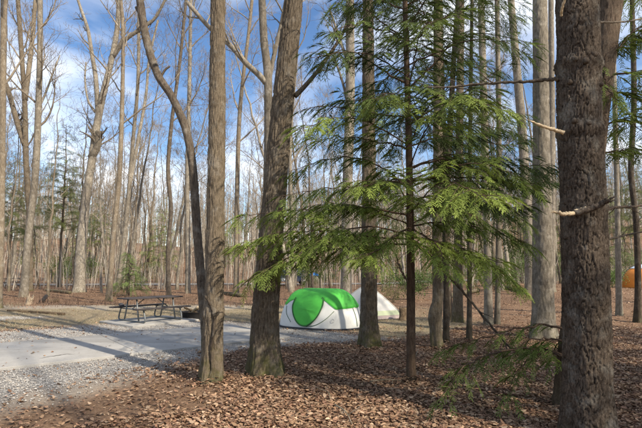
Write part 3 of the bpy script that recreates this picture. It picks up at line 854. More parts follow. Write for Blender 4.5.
mixg = lambda a, b, f: a * (1 - f) + b * f
def hemlock(label, pts, w0, w1, H, left, extra, seed, mat='bark_hem', zr=(1.6, 8), dead=(), nseg=28, frac=1.0, amp=0.006, edens=0.6):
    Y = ground(*pts[0])[1]
    rs = np.random.RandomState(seed)
    P = full_path(pts, Y, H, seed=seed)
    z = P[:, 2]
    ztop = at(pts[-1][0], pts[-1][1], Y)[2]
    r0, r1 = w0 / F * Y / 2, w1 / F * Y / 2
    rad = np.where(z < ztop, r0 + (r1 - r0) * np.clip(z / ztop, 0, 1), r1 * (1 - 0.9 * np.clip((z - ztop) / max(H - ztop, 0.1), 0, 1)))
    off = np.array((P[0][0], P[0][1], 0.0))
    BASES.append((off[0], off[1], r0 * 1.25))
    t = empty('hemlock_tree', off); tag(t, label, 'tree')
    mb = MB(); trunk_mesh(mb, P - off, rad, nseg, 0.25, 0.12, 4, amp, 0.03, 0.12, rs, 0.035, zcut=at(321, 0, Y)[2] + 0.5)
    mb.build('trunk', M[mat], t)
    nfr = 0
    Pl = P - off
    def one(W, r, sec, tint, st, dens):
        wood, fol = MB(), Fol(HEM)
        hem_branch(wood, fol, W, r, rs, sec, 1.0, tint, st, dens)
        bo = wood.build('branch', M['bark_hem'], t); bo['kind'] = 'stuff'
        fo = fol.build('foliage', M['hem_leaf'], bo); fo['kind'] = 'stuff'
        return fol.count()
    for (lp, d0, d1, tint, sec, dens) in left:
        k = len(lp) - 1
        W = [at(px, py, Y + d0 + (d1 - d0) * i / k) - off for i, (px, py) in enumerate(lp)]
        nfr += one(W, 0.014 + 0.004 * rs.rand(), sec, tint, 0.14, dens)
    for k in range(extra):
        zz = zr[0] + (zr[1] - zr[0]) * (k + rs.rand()) / extra
        i = int(np.clip(np.searchsorted(Pl[:, 2], zz), 1, len(Pl) - 1))
        a = k * 2.4 + rs.rand()
        L = (2.0 - 1.2 * (zz - zr[0]) / (zr[1] - zr[0] + 2)) * (0.7 + 0.5 * rs.rand()) * frac
        d = np.array((math.cos(a), math.sin(a), 0))
        q = Pl[i]
        ri = rs.uniform(-0.12, 0.38); ln = np.array((-d[1], d[0], 0)) * rs.randn() * 0.15 * L
        W = [q, q + d * L * 0.4 + ln * 0.6 + (0, 0, ri * 0.4 * L + 0.05 * L), q + d * L * 0.75 + ln + (0, 0, ri * 0.6 * L), q + d * L + ln * 0.8 + (0, 0, (ri * 0.55 - 0.12) * L)]
        tn = mixg(SHADED, GREEN, rs.rand() * 0.8) if zz > zr[0] + 1.4 else mixg(GREEN, SUNLIT, 0.3 + 0.6 * rs.rand())  # tint carries shade on high branches, sunlight on low ones
        nfr += one(W, 0.012, 0.42 * frac + 0.1 + 0.1 * rs.rand(), tn, 0.15, edens)
    for (lp, d0, d1, wa, wb) in dead:
        part_tube(t, 'dead_branch', lp, Y + d0, d1 - d0, wa, wb, M['bark_dark'], kink=0.004, sub=3)
    return t, nfr

G1, G2 = mixg(GREEN, SUNLIT, 0.35), mixg(GREEN, SUNLIT, 0.75)  # partly and strongly sunlit tones for the low sprays
t6, nfr = hemlock('young hemlock with thin red-brown stem and wide layered green sprays',
    [(411, 381), (411, 340), (410.5, 240), (408.5, 130), (406, 40), (405, 0), (404, -60)], 8.5, 4.5, 7.0,
    [([(411, 236), (370, 226), (325, 236), (285, 262), (240, 286)], 0, -0.5, G1, 0.55, 1.0),
     ([(411, 240), (365, 236), (318, 232), (275, 234), (232, 246)], 0, -0.35, G2, 0.6, 1.1),
     ([(411, 244), (372, 246), (335, 250), (296, 258), (262, 270)], 0, 0.1, G1, 0.5, 1.0),
     ([(410, 216), (370, 208), (330, 205), (285, 212), (235, 222)], 0, -0.2, G1, 0.55, 1.0),
     ([(409, 188), (394, 181), (360, 189), (325, 190), (280, 192)], 0, -0.4, GREEN, 0.5, 0.9),
     ([(409, 190), (388, 172), (362, 160), (325, 158), (285, 170)], 0, 0.1, GREEN, 0.5, 0.9),
     ([(409, 150), (380, 140), (345, 138), (302, 150)], 0, 0.3, GREEN, 0.5, 0.8),
     ([(408, 118), (375, 112), (340, 110), (302, 112)], 0, -0.2, SHADED * 1.2, 0.42, 0.5),
     ([(407, 84), (380, 70), (350, 52), (318, 42)], 0, -0.2, SHADED * 1.2, 0.42, 0.45),
     ([(406, 40), (385, 24), (360, 10), (335, -6)], 0, 0.2, SHADED * 1.2, 0.38, 0.45),
     ([(410, 200), (440, 195), (470, 200), (505, 206), (535, 200)], 0, -0.2, SHADED * 1.3, 0.6, 1.1),
     ([(411, 226), (440, 222), (470, 225), (505, 235), (528, 250)], 0, -0.1, GREEN, 0.6, 1.1),
     ([(411, 236), (440, 244), (470, 252), (498, 266), (516, 286)], 0, -0.3, G2, 0.55, 1.0),
     ([(411, 240), (430, 248), (452, 252), (478, 254), (500, 262)], 0, -0.7, G2, 0.45, 1.0),
     ([(409, 168), (440, 160), (475, 158), (515, 164), (552, 170)], 0, -0.2, SHADED * 1.3, 0.6, 1.1),
     ([(410, 182), (440, 178), (480, 180), (520, 182), (560, 176)], 0, 0.3, SHADED * 1.3, 0.6, 1.1),
     ([(409, 146), (440, 138), (480, 140), (520, 146)], 0, 0.2, SHADED * 1.3, 0.55, 0.9),
     ([(408, 126), (440, 104), (470, 88), (505, 70)], 0, -0.1, SHADED * 1.2, 0.42, 0.5),
     ([(407, 90), (435, 62), (460, 40), (485, 28)], 0, 0.3, SHADED * 1.2, 0.38, 0.45),
     ([(406, 50), (430, 26), (455, 8), (475, -8)], 0, 0.0, SHADED * 1.2, 0.38, 0.45),
     ([(411, 228), (425, 236), (438, 250), (445, 262)], 0, -1.1, G2, 0.4, 1.0),
     ([(411, 226), (395, 236), (378, 248), (360, 262)], 0, -1.0, G2, 0.45, 1.0),
     ([(411, 208), (432, 206), (455, 210), (480, 218)], 0, -0.9, GREEN, 0.45, 1.0)],
    33, 21, zr=(1.95, 6.6), frac=1.0, edens=0.62,
    dead=[([(413, 243), (428, 254), (448, 275), (470, 300), (492, 327), (513, 351)], -0.1, -0.5, 3.2, 1.6),
          ([(411, 285), (404, 276), (399, 265), (396, 255)], 0, -0.2, 2.6, 1.2)])
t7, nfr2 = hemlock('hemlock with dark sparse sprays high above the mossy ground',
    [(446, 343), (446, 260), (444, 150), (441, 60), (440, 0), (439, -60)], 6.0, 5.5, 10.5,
    [([(442, 96), (425, 84), (400, 80), (372, 86)], 0, 0.2, SHADED * 1.2, 0.5, 0.5),
     ([(442, 60), (420, 44), (390, 40), (360, 50)], 0, -0.2, SHADED * 1.2, 0.5, 0.5),
     ([(442, 104), (470, 96), (500, 104), (535, 120)], 0, -0.2, SHADED * 1.2, 0.5, 0.55),
     ([(441, 50), (470, 34), (505, 34), (540, 50)], 0, -0.3, SHADED * 1.2, 0.5, 0.5),
     ([(443, 130), (470, 124), (505, 130), (530, 142)], 0, -0.3, SHADED * 1.2, 0.6, 0.9),
     ([(441, 20), (470, 6), (500, 0), (530, 8)], 0, -0.3, SHADED * 1.2, 0.5, 0.5),
     ([(441, 30), (425, 18), (405, 12), (380, 20)], 0, 0.3, SHADED * 1.2, 0.55, 0.8),
     ([(443, 84), (450, 70), (456, 60), (466, 58)], 0, -0.9, SHADED * 1.2, 0.5, 0.9)],
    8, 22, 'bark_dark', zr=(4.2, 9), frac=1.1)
t14, nfr3 = hemlock('leaning stringy-barked trunk crossing behind the rough dark trunk with low green sprays',
    [(564, 405), (570, 350), (585, 220), (600, 90), (611, 0), (617, -60)], 21, 22, 12.0,
    [([(606, 62), (622, 44), (640, 28), (668, 20)], 0, 0.3, GREEN, 0.5, 0.9),
     ([(604, 78), (622, 74), (645, 70), (675, 74)], 0, -0.2, GREEN, 0.45, 0.9),
     ([(602, 98), (620, 92), (640, 96), (668, 108)], 0, 0.3, G1, 0.45, 0.9),
     ([(598, 128), (615, 122), (635, 124), (660, 132)], 0, 0.5, G1, 0.4, 0.9),
     ([(594, 160), (612, 150), (632, 150), (656, 160)], 0, 0.7, GREEN, 0.4, 0.8),
     ([(606, 48), (606, 74), (608, 94), (612, 112)], -0.1, -0.35, G1, 0.25, 0.7),
     ([(572, 345), (552, 338), (530, 344), (512, 358)], -0.1, -0.25, GREEN, 0.28, 0.7),
     ([(571, 362), (550, 352), (528, 366), (506, 392)], -0.1, -0.5, GREEN, 0.26, 0.7),
     ([(572, 330), (540, 326), (505, 330), (470, 342), (442, 356)], -0.1, 0.1, GREEN, 0.18, 0.6),
     ([(571, 356), (540, 350), (500, 350), (468, 366), (436, 402)], -0.1, -0.5, mixg(GREEN, SHADED, 0.4), 0.24, 0.75)],
    6, 23, 'bark_red', zr=(5.2, 9), nseg=64, frac=1.2, amp=0.014)
print('fronds', nfr, nfr2, nfr3)

# ------------------------------------------------------------------ conifers of the middle distance
def conifer_proto(name, H, z0, reach, seed, tint, nb=46, gap=0.15, shape=1.0):
    rs = np.random.RandomState(seed)
    t = empty(name)
    zs = np.linspace(-0.1, H, 20)
    P = np.stack((np.cumsum(rs.randn(20) * 0.05), np.cumsum(rs.randn(20) * 0.05), zs), 1); P[:, :2] -= P[0, :2]
    r0 = 0.009 * H + 0.015
    mb = MB(); trunk_mesh(mb, P, np.linspace(r0, 0.02, 20), 10, 0.3, 0.3, 4, rs=rs); mb.build('trunk', M['bark_grey'], t)
    wood, fol = MB(), Fol(PIN)
    for k in range(nb):
        tt = (k + rs.rand()) / nb
        z = z0 + (H - z0) * tt
        if rs.rand() < gap: continue
        a = k * 2.4 + rs.rand() * 0.6
        L = reach * ((1 - tt) ** shape * 0.92 + 0.08) * (0.65 + 0.55 * rs.rand())
        d = np.array((math.cos(a), math.sin(a), 0.0))
        i = int(np.clip(np.searchsorted(P[:, 2], z), 1, 19)); q = np.array((P[i, 0], P[i, 1], z))
        W = catmull([q, q + d * L * 0.5 + (0, 0, 0.10 * L), q + d * L + (0, 0, 0.05 * L - 0.05)], 7)
        tube(wood, W, np.linspace(0.012 + 0.008 * L, 0.005, 7), 4)
        m = max(4, int(L / 0.13))
        for j in range(m):
            u = 0.2 + 0.8 * (j + rs.rand()) / m
            ii = min(int(u * 6), 5); qq = W[ii] * (1 - (u * 6 - ii)) + W[ii + 1] * (u * 6 - ii)
            lat = np.array((-d[1], d[0], 0)) * (1 if j % 2 else -1)
            fd = d * 0.6 + lat * (0.8 if j < m - 1 else 0) + np.array((0, 0, 0.1 + 0.45 * rs.randn()))
            fol.add(qq, fd, rs.randn(3) + np.array((0, 0, 0.6)), min(1.0, 0.35 + 0.3 * L) * (0.8 + 0.6 * rs.rand()), tint * (0.7 + 0.6 * rs.rand()))
    wood.build('branches', M['bark_dark'], t)['kind'] = 'stuff'
    fol.build('crown', M['pine_leaf'], t)['kind'] = 'stuff'
    return t
def gz(x, y): return float(hgt(np.array(float(x)), np.array(float(y))))
PG = np.array((0.20, 0.225, 0.080))
pineA = conifer_proto('pine_tree', 15, 5.0, 3.0, 31, PG, 78, 0.15, 0.7)
pineB = conifer_proto('pine_tree', 11, 2.0, 2.4, 32, PG * 0.9, 70, 0.12, 0.8)
young = conifer_proto('young_pine', 2.5, 0.25, 1.05, 33, np.array((0.15, 0.20, 0.062)), 60, 0.05, 0.9)
p = ground(132, 296); young.location = (p[0], p[1], gz(p[0], p[1])); tag(young, 'small bright green young pine standing beyond the picnic table', 'tree')
first = {'A': True, 'B': True}
def put_pine(kind, px, D, sc, rz, label, group=None):
    src = pineA if kind == 'A' else pineB
    x = (px - 321) / F * D
    loc = (x, D, gz(x, D))
    if first[kind]:
        first[kind] = False
        src.location = loc; src.rotation_euler = (0, 0, rz); src.scale = (sc,) * 3
        tag(src, label, 'tree', group); o = src
    else:
        o = copy_tree(src, loc, rz, sc, label, group)
        if not group and 'group' in o: del o['group']
    return o
marks = [(20, 'the rotten stump'), (55, 'the tilted pale trunk'), (80, 'the massive forked trunk'), (110, 'the young pine'), (150, 'the picnic table'), (190, 'the fire ring'), (240, 'the slim grey trunk'), (290, 'the green tent'),
         (345, 'the pale tent'), (395, 'the upright stump'), (440, 'the young hemlock'), (490, 'the paired spotted trunks'), (540, 'the stout pale trunk'), (590, 'the rough dark trunk'), (640, 'the orange tent')]
def where(px, x, D):
    mk = min(marks, key=lambda m_: abs(m_[0] - px))[1]
    rd = 47 + 0.03 * x + 2 * math.sin(x * 0.03)
    return ('before the camp road' if D < rd else 'past the camp road' if D < rd + 16 else 'deep in the wood') + ' behind ' + mk
GP = 'green pines standing among the bare trees'
LP = 'green pine standing among the bare trees of the wood'
put_pine('A', 62, 40, 0.95, 0.3, 'tall airy pine rising between the pale straight trunk and the massive forked trunk')
put_pine('A', 12, 44, 0.85, 1.3, 'tall pine whose needles show behind the twin grey stems')
for k, (kd, px, D, sc) in enumerate((('B', 158, 52, 0.9), ('B', 78, 60, 0.75), ('A', 96, 66, 0.8), ('B', 30, 62, 0.7), ('B', 395, 56, 0.8), ('A', 340, 75, 0.8), ('B', 520, 42, 0.75), ('B', 604, 36, 0.8), ('A', 640, 48, 0.9), ('B', 480, 60, 0.7), ('B', 560, 64, 0.9), ('A', 700, 34, 0.9), ('B', -60, 40, 1.0), ('B', 230, 70, 0.7))):
    put_pine(kd, px, D, sc, k * 1.7, 'green pine ' + where(px, (px - 321) / F * D, D), GP)
# evergreens to the right of and behind the viewer: their shade falls across the foreground
GB = 'evergreens beside and behind the viewpoint'
for k, (x, y, kd, sc) in enumerate(((8.2, 0.2, 'B', 1.15), (11.0, 2.6, 'A', 1.0), (13.5, -1.0, 'A', 1.1), (12.5, 6.5, 'B', 1.1))):
    o = copy_tree(pineA if kd == 'A' else pineB, (x, y, 0), k * 1.1, sc, 'tall evergreen growing beside the path behind the viewpoint', GB)

# ------------------------------------------------------------------ background hardwoods
protos = []
specs = [('bark_pale', 19, 0.17, 10, 3.8, 6.5), ('bark_grey', 21, 0.20, 11, 4.2, 7.0), ('bark_pale', 17, 0.12, 9, 3.2, 6.0), ('bark_grey', 16, 0.11, 9, 3.0, 5.0), ('bark_dark', 18, 0.14, 10, 3.6, 6.0), ('bark_pale', 22, 0.22, 12, 4.4, 8.0)]
for k, (mt, H, r0, nl, LL, z0) in enumerate(specs):
    rs = np.random.RandomState(200 + k)
    t = empty('bare_tree')
    zs = np.concatenate(([-0.3], np.linspace(0.0, H, 24)))
    bend = np.cumsum(rs.randn(25, 2) * 0.07, 0) + np.linspace(0, 1, 25)[:, None] ** 1.5 * rs.randn(2) * 0.9
    P = np.column_stack((bend - bend[0], zs))
    rad = r0 * (1 - 0.86 * (np.clip(zs, 0, H) / H) ** 0.9)
    mb = MB(); trunk_mesh(mb, P, rad, 10, 0.3, 0.35, 5, rs=rs); mb.build('trunk', M[mt], t)
    mb = MB(); crown(mb, P, rad, z0, nl, LL, rs, 3, (6, 5, 3), 0.35, 0.85, 0.007)
    # a few dead low twigs
    for j in range(4):
        i = rs.randint(5, 12); a = rs.rand() * 6.28
        grow(mb, P[i], (math.cos(a), math.sin(a), 0.2), 1.2 * rs.rand() + 0.4, 0.018, 1, rs, 0.1, 3, (4, 4, 3))
    mb.build('crown', M['bark_wood'], t)
    protos.append(t)
used_xy = []
KND = ['straight pale bare tree', 'tall grey bare tree', 'slender pale bare tree', 'slender grey bare tree', 'dark bare tree', 'big pale bare tree']
GRP = ['pale bare trees of the wood', 'grey bare trees of the wood', 'slender pale trees of the wood', 'slender grey trees of the wood', 'dark bare trees of the wood', 'big pale trees of the wood']
fst = [True] * 6
cnt = 0; tries = 0
while cnt < 235 and tries < 9000:
    tries += 1
    D = 24 + 62 * random.random() ** 0.75
    px = -60 + 760 * random.random()
    x = (px - 321) / F * D
    if D < 30 and -16 < x < 6 and random.random() < 0.85: continue
    if abs(D - (47 + 0.03 * x + 2 * math.sin(x * 0.03))) < 3.2: continue
    if 30 < D < 46 and -6 < x < 2.5 and random.random() < 0.5: continue
    if D < 36 and 570 < px: continue
    if 602 < px and D < 45: continue
    mind = 1.3 + D * 0.016
    if any((x - a) ** 2 + (D - b_) ** 2 < mind * mind for a, b_ in used_xy): continue
    used_xy.append((x, D))
    k = random.choice((0, 1, 2, 2, 3, 3, 3, 4, 5, 0, 2))
    sc = random.uniform(0.65, 1.0)
    loc = (x, D, gz(x, D)); rz = random.random() * 6.28
    tilt = (random.gauss(0, 0.045), random.gauss(0, 0.045))
    if fst[k]:
        fst[k] = False
        o = protos[k]; o.location = loc; o.rotation_euler = (tilt[0], tilt[1], rz); o.scale = (sc,) * 3
        tag(o, KND[k] + ' ' + where(px, x, D), 'tree', GRP[k])
    else:
        copy_tree(protos[k], loc, rz, sc, KND[k] + ' ' + where(px, x, D), GRP[k], tilt)
    cnt += 1
# trees to the right of and behind the viewpoint, whose trunk shadows stripe the ground
for k, (x, y) in enumerate(((15, 9.5), (10, -8), (4.5, -9), (-3.5, -8), (17, 3), (7.0, -7.5), (19, 13), (1.5, -4.5), (-8, -3.5))):
    copy_tree(protos[k % 6], (x, y, 0), k, 0.95, 'bare tree growing behind or beside the viewpoint', 'bare trees around the viewpoint')

# the far wood, one mass
lows = []
for k in range(6):
    rs = np.random.RandomState(300 + k)
    mb = MB(); H = 16 + rs.rand() * 5
    zs = np.linspace(-0.5, H, 5)
    P = np.column_stack((np.cumsum(rs.randn(5, 2) * 0.25, 0), zs))
    tube(mb, P, np.linspace(0.16, 0.03, 5), 4)
    def twigs(q, d, L, w):
        u = np.cross(d, rs.randn(len(d), 3)); u /= np.linalg.norm(u, axis=1)[:, None]
        V = np.stack((q - u * w, q + u * w, q + d * L), 1)
        mb.add(V.reshape(-1, 3), t=np.arange(len(q) * 3).reshape(-1, 3))
    nb1 = 26
    zz = 4 + (H - 4) * rs.rand(nb1); q = np.column_stack([np.interp(zz, zs, P[:, c_]) for c_ in range(3)])
    a = rs.rand(nb1) * 6.28; d = np.column_stack((np.cos(a), np.sin(a), 0.6 + 0.6 * rs.rand(nb1))); d /= np.linalg.norm(d, axis=1)[:, None]
    L = ((1.15 - zz / H) * 4.5 * (0.6 + 0.6 * rs.rand(nb1)) + 0.6)[:, None]
    twigs(q, d, L, 0.045)
    idx = rs.randint(0, nb1, 80); f = (0.25 + 0.7 * rs.rand(80))[:, None]
    q2 = q[idx] + d[idx] * L[idx] * f
    d2 = d[idx] * 0.7 + rs.randn(80, 3) * 0.5 + (0, 0, 0.2); d2 /= np.linalg.norm(d2, axis=1)[:, None]
    twigs(q2, d2, 0.6 + 1.1 * rs.rand(80, 1), 0.02)
    lows.append((np.concatenate(mb.v), np.concatenate(mb.q), np.concatenate(mb.t)))
mb = MB()
for k in range(1800):
    D = 72 + 125 * random.random() ** 0.7; x = (random.uniform(-90, 730) - 321) / F * D
    V, Q, T = lows[k % 6]
    a = random.random() * 6.28; s_ = random.uniform(0.65, 1.05)
    Rm = np.array([[math.cos(a), -math.sin(a), 0], [math.sin(a), math.cos(a), 0], [0, 0, 1]])
    mb.add((V * s_) @ Rm.T + np.array((x, D, gz(x, D))), q=Q, t=T)
o = mb.build('far_wood', bark('bark_far_hazed', (0.29, 0.255, 0.21), (0.42, 0.375, 0.315), 0.2, 0, 3, 1, 0.0, rnd=False), None, False); tag(o, 'distant mass of bare grey trees closing the view', 'wood', kind='stuff')  # bark paled to put aerial haze into the colour

# ------------------------------------------------------------------ shrubs and brush
def shrub_proto(seed, rx, h, nleaf, tint, ls):
    rs = np.random.RandomState(seed)
    t = empty('shrub')
    wood, mb = MB(), MB()
    for k in range(9):
        a = rs.rand() * 6.28
        grow(wood, (0.05 * rs.randn(), 0.05 * rs.randn(), -0.02), (math.cos(a) * 0.6, math.sin(a) * 0.6, 1), h * (0.7 + 0.4 * rs.rand()), 0.012, 1, rs, 0.1, 2, (5, 4, 3), 0.004)
    wood.build('stems', M['bark_dark'], t)
    ncl = 26
    cc = rs.randn(ncl, 3) * np.array((rx * 0.45, rx * 0.45, h * 0.22)) + np.array((0, 0, h * 0.58)); cc[:, 2] = np.clip(cc[:, 2], 0.1 * h, h)
    idx = rs.randint(0, ncl, nleaf)
    p = cc[idx] + rs.randn(nleaf, 3) * 0.14 * h ** 0.5
    p[:, 2] = np.clip(p[:, 2], 0.03, None)
    d = rs.randn(nleaf, 3); d[:, 2] = d[:, 2] * 0.5; d /= np.linalg.norm(d, axis=1)[:, None]
    w = np.cross(d, rs.randn(nleaf, 3)); w /= np.linalg.norm(w, axis=1)[:, None]
    s_ = ls * (0.6 + 0.8 * rs.rand(nleaf, 1))
    V = np.stack((p, p + d * s_ * 0.5 + w * s_ * 0.22, p + d * s_, p + d * s_ * 0.5 - w * s_ * 0.22), 1)
    C = np.repeat(tint * (0.6 + 0.8 * rs.rand(nleaf, 1)), 4, 0)
    mb.add(V.reshape(-1, 3), q=np.arange(nleaf * 4).reshape(-1, 4), col=C)
    mb.build('foliage', M['shrub_leaf'], t, False)
    return t
SA = shrub_proto(51, 1.3, 1.7, 2600, np.array((0.10, 0.15, 0.04)), 0.10)
SB = shrub_proto(52, 1.8, 2.6, 3200, np.array((0.12, 0.165, 0.05)), 0.11)
SD = shrub_proto(53, 1.0, 1.2, 1500, np.array((0.16, 0.15, 0.06)), 0.07)
def put_shrub(src, px, D, sc, rz, label, group=None, is_first=False):
    x = (px - 321) / F * D
    if is_first:
        src.location = (x, D, gz(x, D)); src.rotation_euler = (0, 0, rz); src.scale = (sc,) * 3; tag(src, label, 'shrub', group)
    else: copy_tree(src, (x, D, gz(x, D)), rz, sc, label, group)['category'] = 'shrub'
put_shrub(SA, 408, 24, 0.95, 0, 'green leafy shrub growing behind the conical tent', None, True)
put_shrub(SB, 75, 50, 1.25, 1, 'bright green evergreen thicket beyond the tilted pale trunk', None, True)
put_shrub(SD, 392, 22, 0.7, 1, 'low yellow-green bush next to the stump', None, True)
put_shrub(SD, 313.5, 39.5, 0.72, 2, 'low bush hiding the foot of the blue-topped tent')
put_shrub(SD, 318, 38.5, 0.6, 4, 'small bush beside the blue-topped tent')
GS = 'green shrubs under the trees'
for k, (src, px, D, sc) in enumerate(((SB, 505, 34, 0.9), (SB, 535, 38, 1.0), (SA, 492, 30, 1.0), (SB, 520, 46, 1.1), (SB, 625, 40, 0.9), (SA, 610, 30, 0.8), (SB, 560, 44, 1.0), (SA, 425, 34, 0.9), (SB, 455, 44, 0.8), (SA, 312, 42, 0.8), (SB, 640, 52, 1.1),
                                         (SA, 327, 44, 0.8), (SB, 60, 56, 1.0), (SB, 150, 60, 0.9), (SB, 90, 60, 1.0), (SB, 582, 52, 1.1), (SB, 480, 52, 0.9), (SB, 545, 56, 1.1))):
    put_shrub(src, px, D, sc, k * 0.9, 'green understory shrub ' + where(px, (px - 321) / F * D, D), GS)

# bare undergrowth: thin grey saplings and canes filling the wood
n_ = 9000
bd_ = 34 + 95 * rng.rand(n_); bx = (rng.rand(n_) * 860 - 110 - 321) / F * bd_
ok_ = np.abs(bd_ - 47 - 0.03 * bx - 2 * np.sin(bx * 0.03)) > 3.2
bx, by = bx[ok_], bd_[ok_]; n_ = len(bx)
p = np.stack((bx, by, hgt(bx, by) - 0.1), 1)
h_ = 0.8 + 4.2 * rng.rand(n_, 1) ** 2
ln = rng.randn(n_, 2) * 0.10
mid = p + np.concatenate((ln * h_ * 0.4, h_ * 0.55), 1); tip = p + np.concatenate((ln * h_ * 1.3, h_), 1)
w_ = np.concatenate((rng.randn(n_, 2), np.zeros((n_, 1))), 1); w_ /= np.linalg.norm(w_, axis=1)[:, None]
w_ *= 0.014 + 0.004 * h_
sd1 = mid + np.concatenate((rng.randn(n_, 2) * 0.22, 0.25 + 0.2 * rng.rand(n_, 1)), 1) * h_ * 0.6
V = np.stack((p - w_, p + w_, mid + w_ * 0.7, mid - w_ * 0.7, tip, sd1), 1)
TT = (np.array([(0, 1, 2), (0, 2, 3), (3, 2, 4), (3, 2, 5)])[None] + (np.arange(n_) * 6)[:, None, None]).reshape(-1, 3)
C = np.repeat(np.array((0.42, 0.37, 0.30)) * (0.6 + 0.8 * rng.rand(n_, 1)), 6, 0)
mb = MB(); mb.add(V.reshape(-1, 3), t=TT, col=C)
o = mb.build('undergrowth', M['grass'], None, False); tag(o, 'leafless grey saplings and canes filling the wood', 'undergrowth', kind='stuff')
# dry brush: thin brown stems in the wood's edge
nb_ = 26000
bx_ = (rng.rand(nb_) * 900 - 130 - 321) / F
bd_ = 19.5 + 34 * rng.rand(nb_) ** 1.3
bx = bx_ * bd_
keep = (fbm(bx * 0.25 + 9, bd_ * 0.25, 3) > 0.47) & (np.abs(bd_ - 47) > 3) & ((bx < 3) | (rng.rand(nb_) < 0.35)) & ~((bx > 11) & (bd_ < 40))
bx, by = bx[keep], bd_[keep]; n_ = len(bx)
bz = hgt(bx, by) - 0.03
p = np.stack((bx, by, bz), 1)
h_ = (0.2 + 0.55 * rng.rand(n_, 1) ** 1.5)
tip = p + np.concatenate((rng.randn(n_, 2) * 0.35 * h_, h_), 1)
w_ = np.concatenate((rng.randn(n_, 2), np.zeros((n_, 1))), 1); w_ /= np.linalg.norm(w_, axis=1)[:, None]
V = np.stack((p - w_ * 0.008, p + w_ * 0.008, tip), 1)
C = np.repeat(np.array((0.20, 0.13, 0.09)) * (0.6 + 0.8 * rng.rand(n_, 1)), 3, 0)
mb = MB(); mb.add(V.reshape(-1, 3), t=np.arange(n_ * 3).reshape(-1, 3), col=C)
o = mb.build('dry_brush', M['grass'], None, False); tag(o, 'thin brown dry stems along the edge of the wood', 'brush', kind='stuff')

# ------------------------------------------------------------------ leaf litter
def scatter(n, px0, px1, d0, d1, power=1.0):
    d = d0 + (d1 - d0) * rng.rand(n) ** power
    x = (px0 + (px1 - px0) * rng.rand(n) - 321) / F * d
    return x, d
xs1, ys1 = scatter(135000, -25, 667, 4.2, 13, 1.0)
xs2, ys2 = scatter(34000, -25, 667, 12, 40, 1.5)
x = np.concatenate((xs1, xs2)); y = np.concatenate((ys1, ys2))
gr, gs, sand = zones(x, y)
barren = sstep(-0.9, -2.3, x + (fbm(x * 1.4, y * 1.4, 3) - 0.5) * 2.6) * sstep(8, 6.4, y) * 0.88
pk = np.clip((1 - gr * 1.0) * (1 - gs * 0.93) * (1 - sand) * (1 - barren), 0.006, 1)
slabd = ((x - nearA[0]) * pr[0] + (y - nearA[1]) * pr[1])
on_slab = (slabd > -0.03) & (slabd < wid + 0.03) & ((x - nearA[0]) * ax[0] + (y - nearA[1]) * ax[1] < s)
pk = np.where(on_slab, 0.006, pk)
keep = rng.rand(len(x)) < pk
x, y = x[keep], y[keep]; os_ = on_slab[keep]
pile = np.zeros(len(x))
for (bx0, by0, br) in BASES:                      # drifts of leaves against the feet of the near trunks
    if by0 < 13 and bx0 > -3.2:
        k_ = 150; aa = rng.rand(k_) * 6.283; rr = br * 0.92 + np.abs(rng.randn(k_)) * 0.11
        x = np.concatenate((x, bx0 + rr * np.cos(aa))); y = np.concatenate((y, by0 + rr * np.sin(aa)))
        os_ = np.concatenate((os_, np.zeros(k_, bool))); pile = np.concatenate((pile, rng.rand(k_) * 0.07 * np.exp(-(rr - br * 0.92) / 0.12)))
n_ = len(x)
z = np.where(os_, 0.046, hgt(x, y) + (vnoise(x * 2.3, y * 2.3) - 0.5) * 0.03 + rng.rand(n_) * 0.022 - 0.002 + pile)
d_ = np.hypot(x, y)
sz = (0.013 + 0.026 * rng.rand(n_) ** 1.6) * (1 + 0.02 * np.clip(d_ - 12, 0, 30))
a = rng.rand(n_) * 6.283
ti = rng.randn(n_, 2) * 0.24
ex = np.stack((np.cos(a), np.sin(a), ti[:, 0]), 1); ey = np.stack((-np.sin(a), np.cos(a), ti[:, 1]), 1)
ez = np.cross(ex, ey)
# outline with lobes, folded along the midrib and curled at the ends
tm = np.array([(-1.0, 0, 0), (-0.35, 0.55, 0), (0.42, 0.50, 0), (1.0, 0, 0), (0.42, -0.50, 0), (-0.35, -0.55, 0)])
tt = [(0, 2, 1), (0, 3, 2), (0, 5, 4), (0, 4, 3)]
fold = (rng.rand(n_) * 0.55)[:, None] * np.abs(tm[:, 1])[None]
curl = (rng.randn(n_) * 0.30)[:, None] * (tm[:, 0] ** 2)[None]
asp = (0.7 + 0.4 * rng.rand(n_))[:, None]
LZ = fold + curl
V = np.stack((x, y, z), 1)[:, None] + sz[:, None, None] * (tm[None, :, 0:1] * ex[:, None] + (tm[None, :, 1] * asp)[..., None] * ey[:, None] + LZ[..., None] * ez[:, None])
pal = np.array([(0.34, 0.215, 0.125), (0.42, 0.275, 0.170), (0.24, 0.135, 0.080), (0.50, 0.355, 0.235), (0.15, 0.085, 0.052), (0.29, 0.165, 0.105), (0.39, 0.245, 0.155)])
cc = pal[rng.randint(0, len(pal), n_)] * (0.58 + 0.60 * rng.rand(n_, 1)) * (0.8 + 0.4 * fbm(x * 0.9 + 7, y * 0.9, 3))[:, None]
TT = (np.array(tt)[None] + (np.arange(n_) * 6)[:, None, None]).reshape(-1, 3)
mb = MB(); mb.add(V.reshape(-1, 3), t=TT, col=np.repeat(cc, 6, 0))
o = mb.build('leaf_litter', M['leaf'], None, False); tag(o, 'brown fallen leaves covering the forest floor', 'leaves', kind='stuff')
print('leaves', n_)
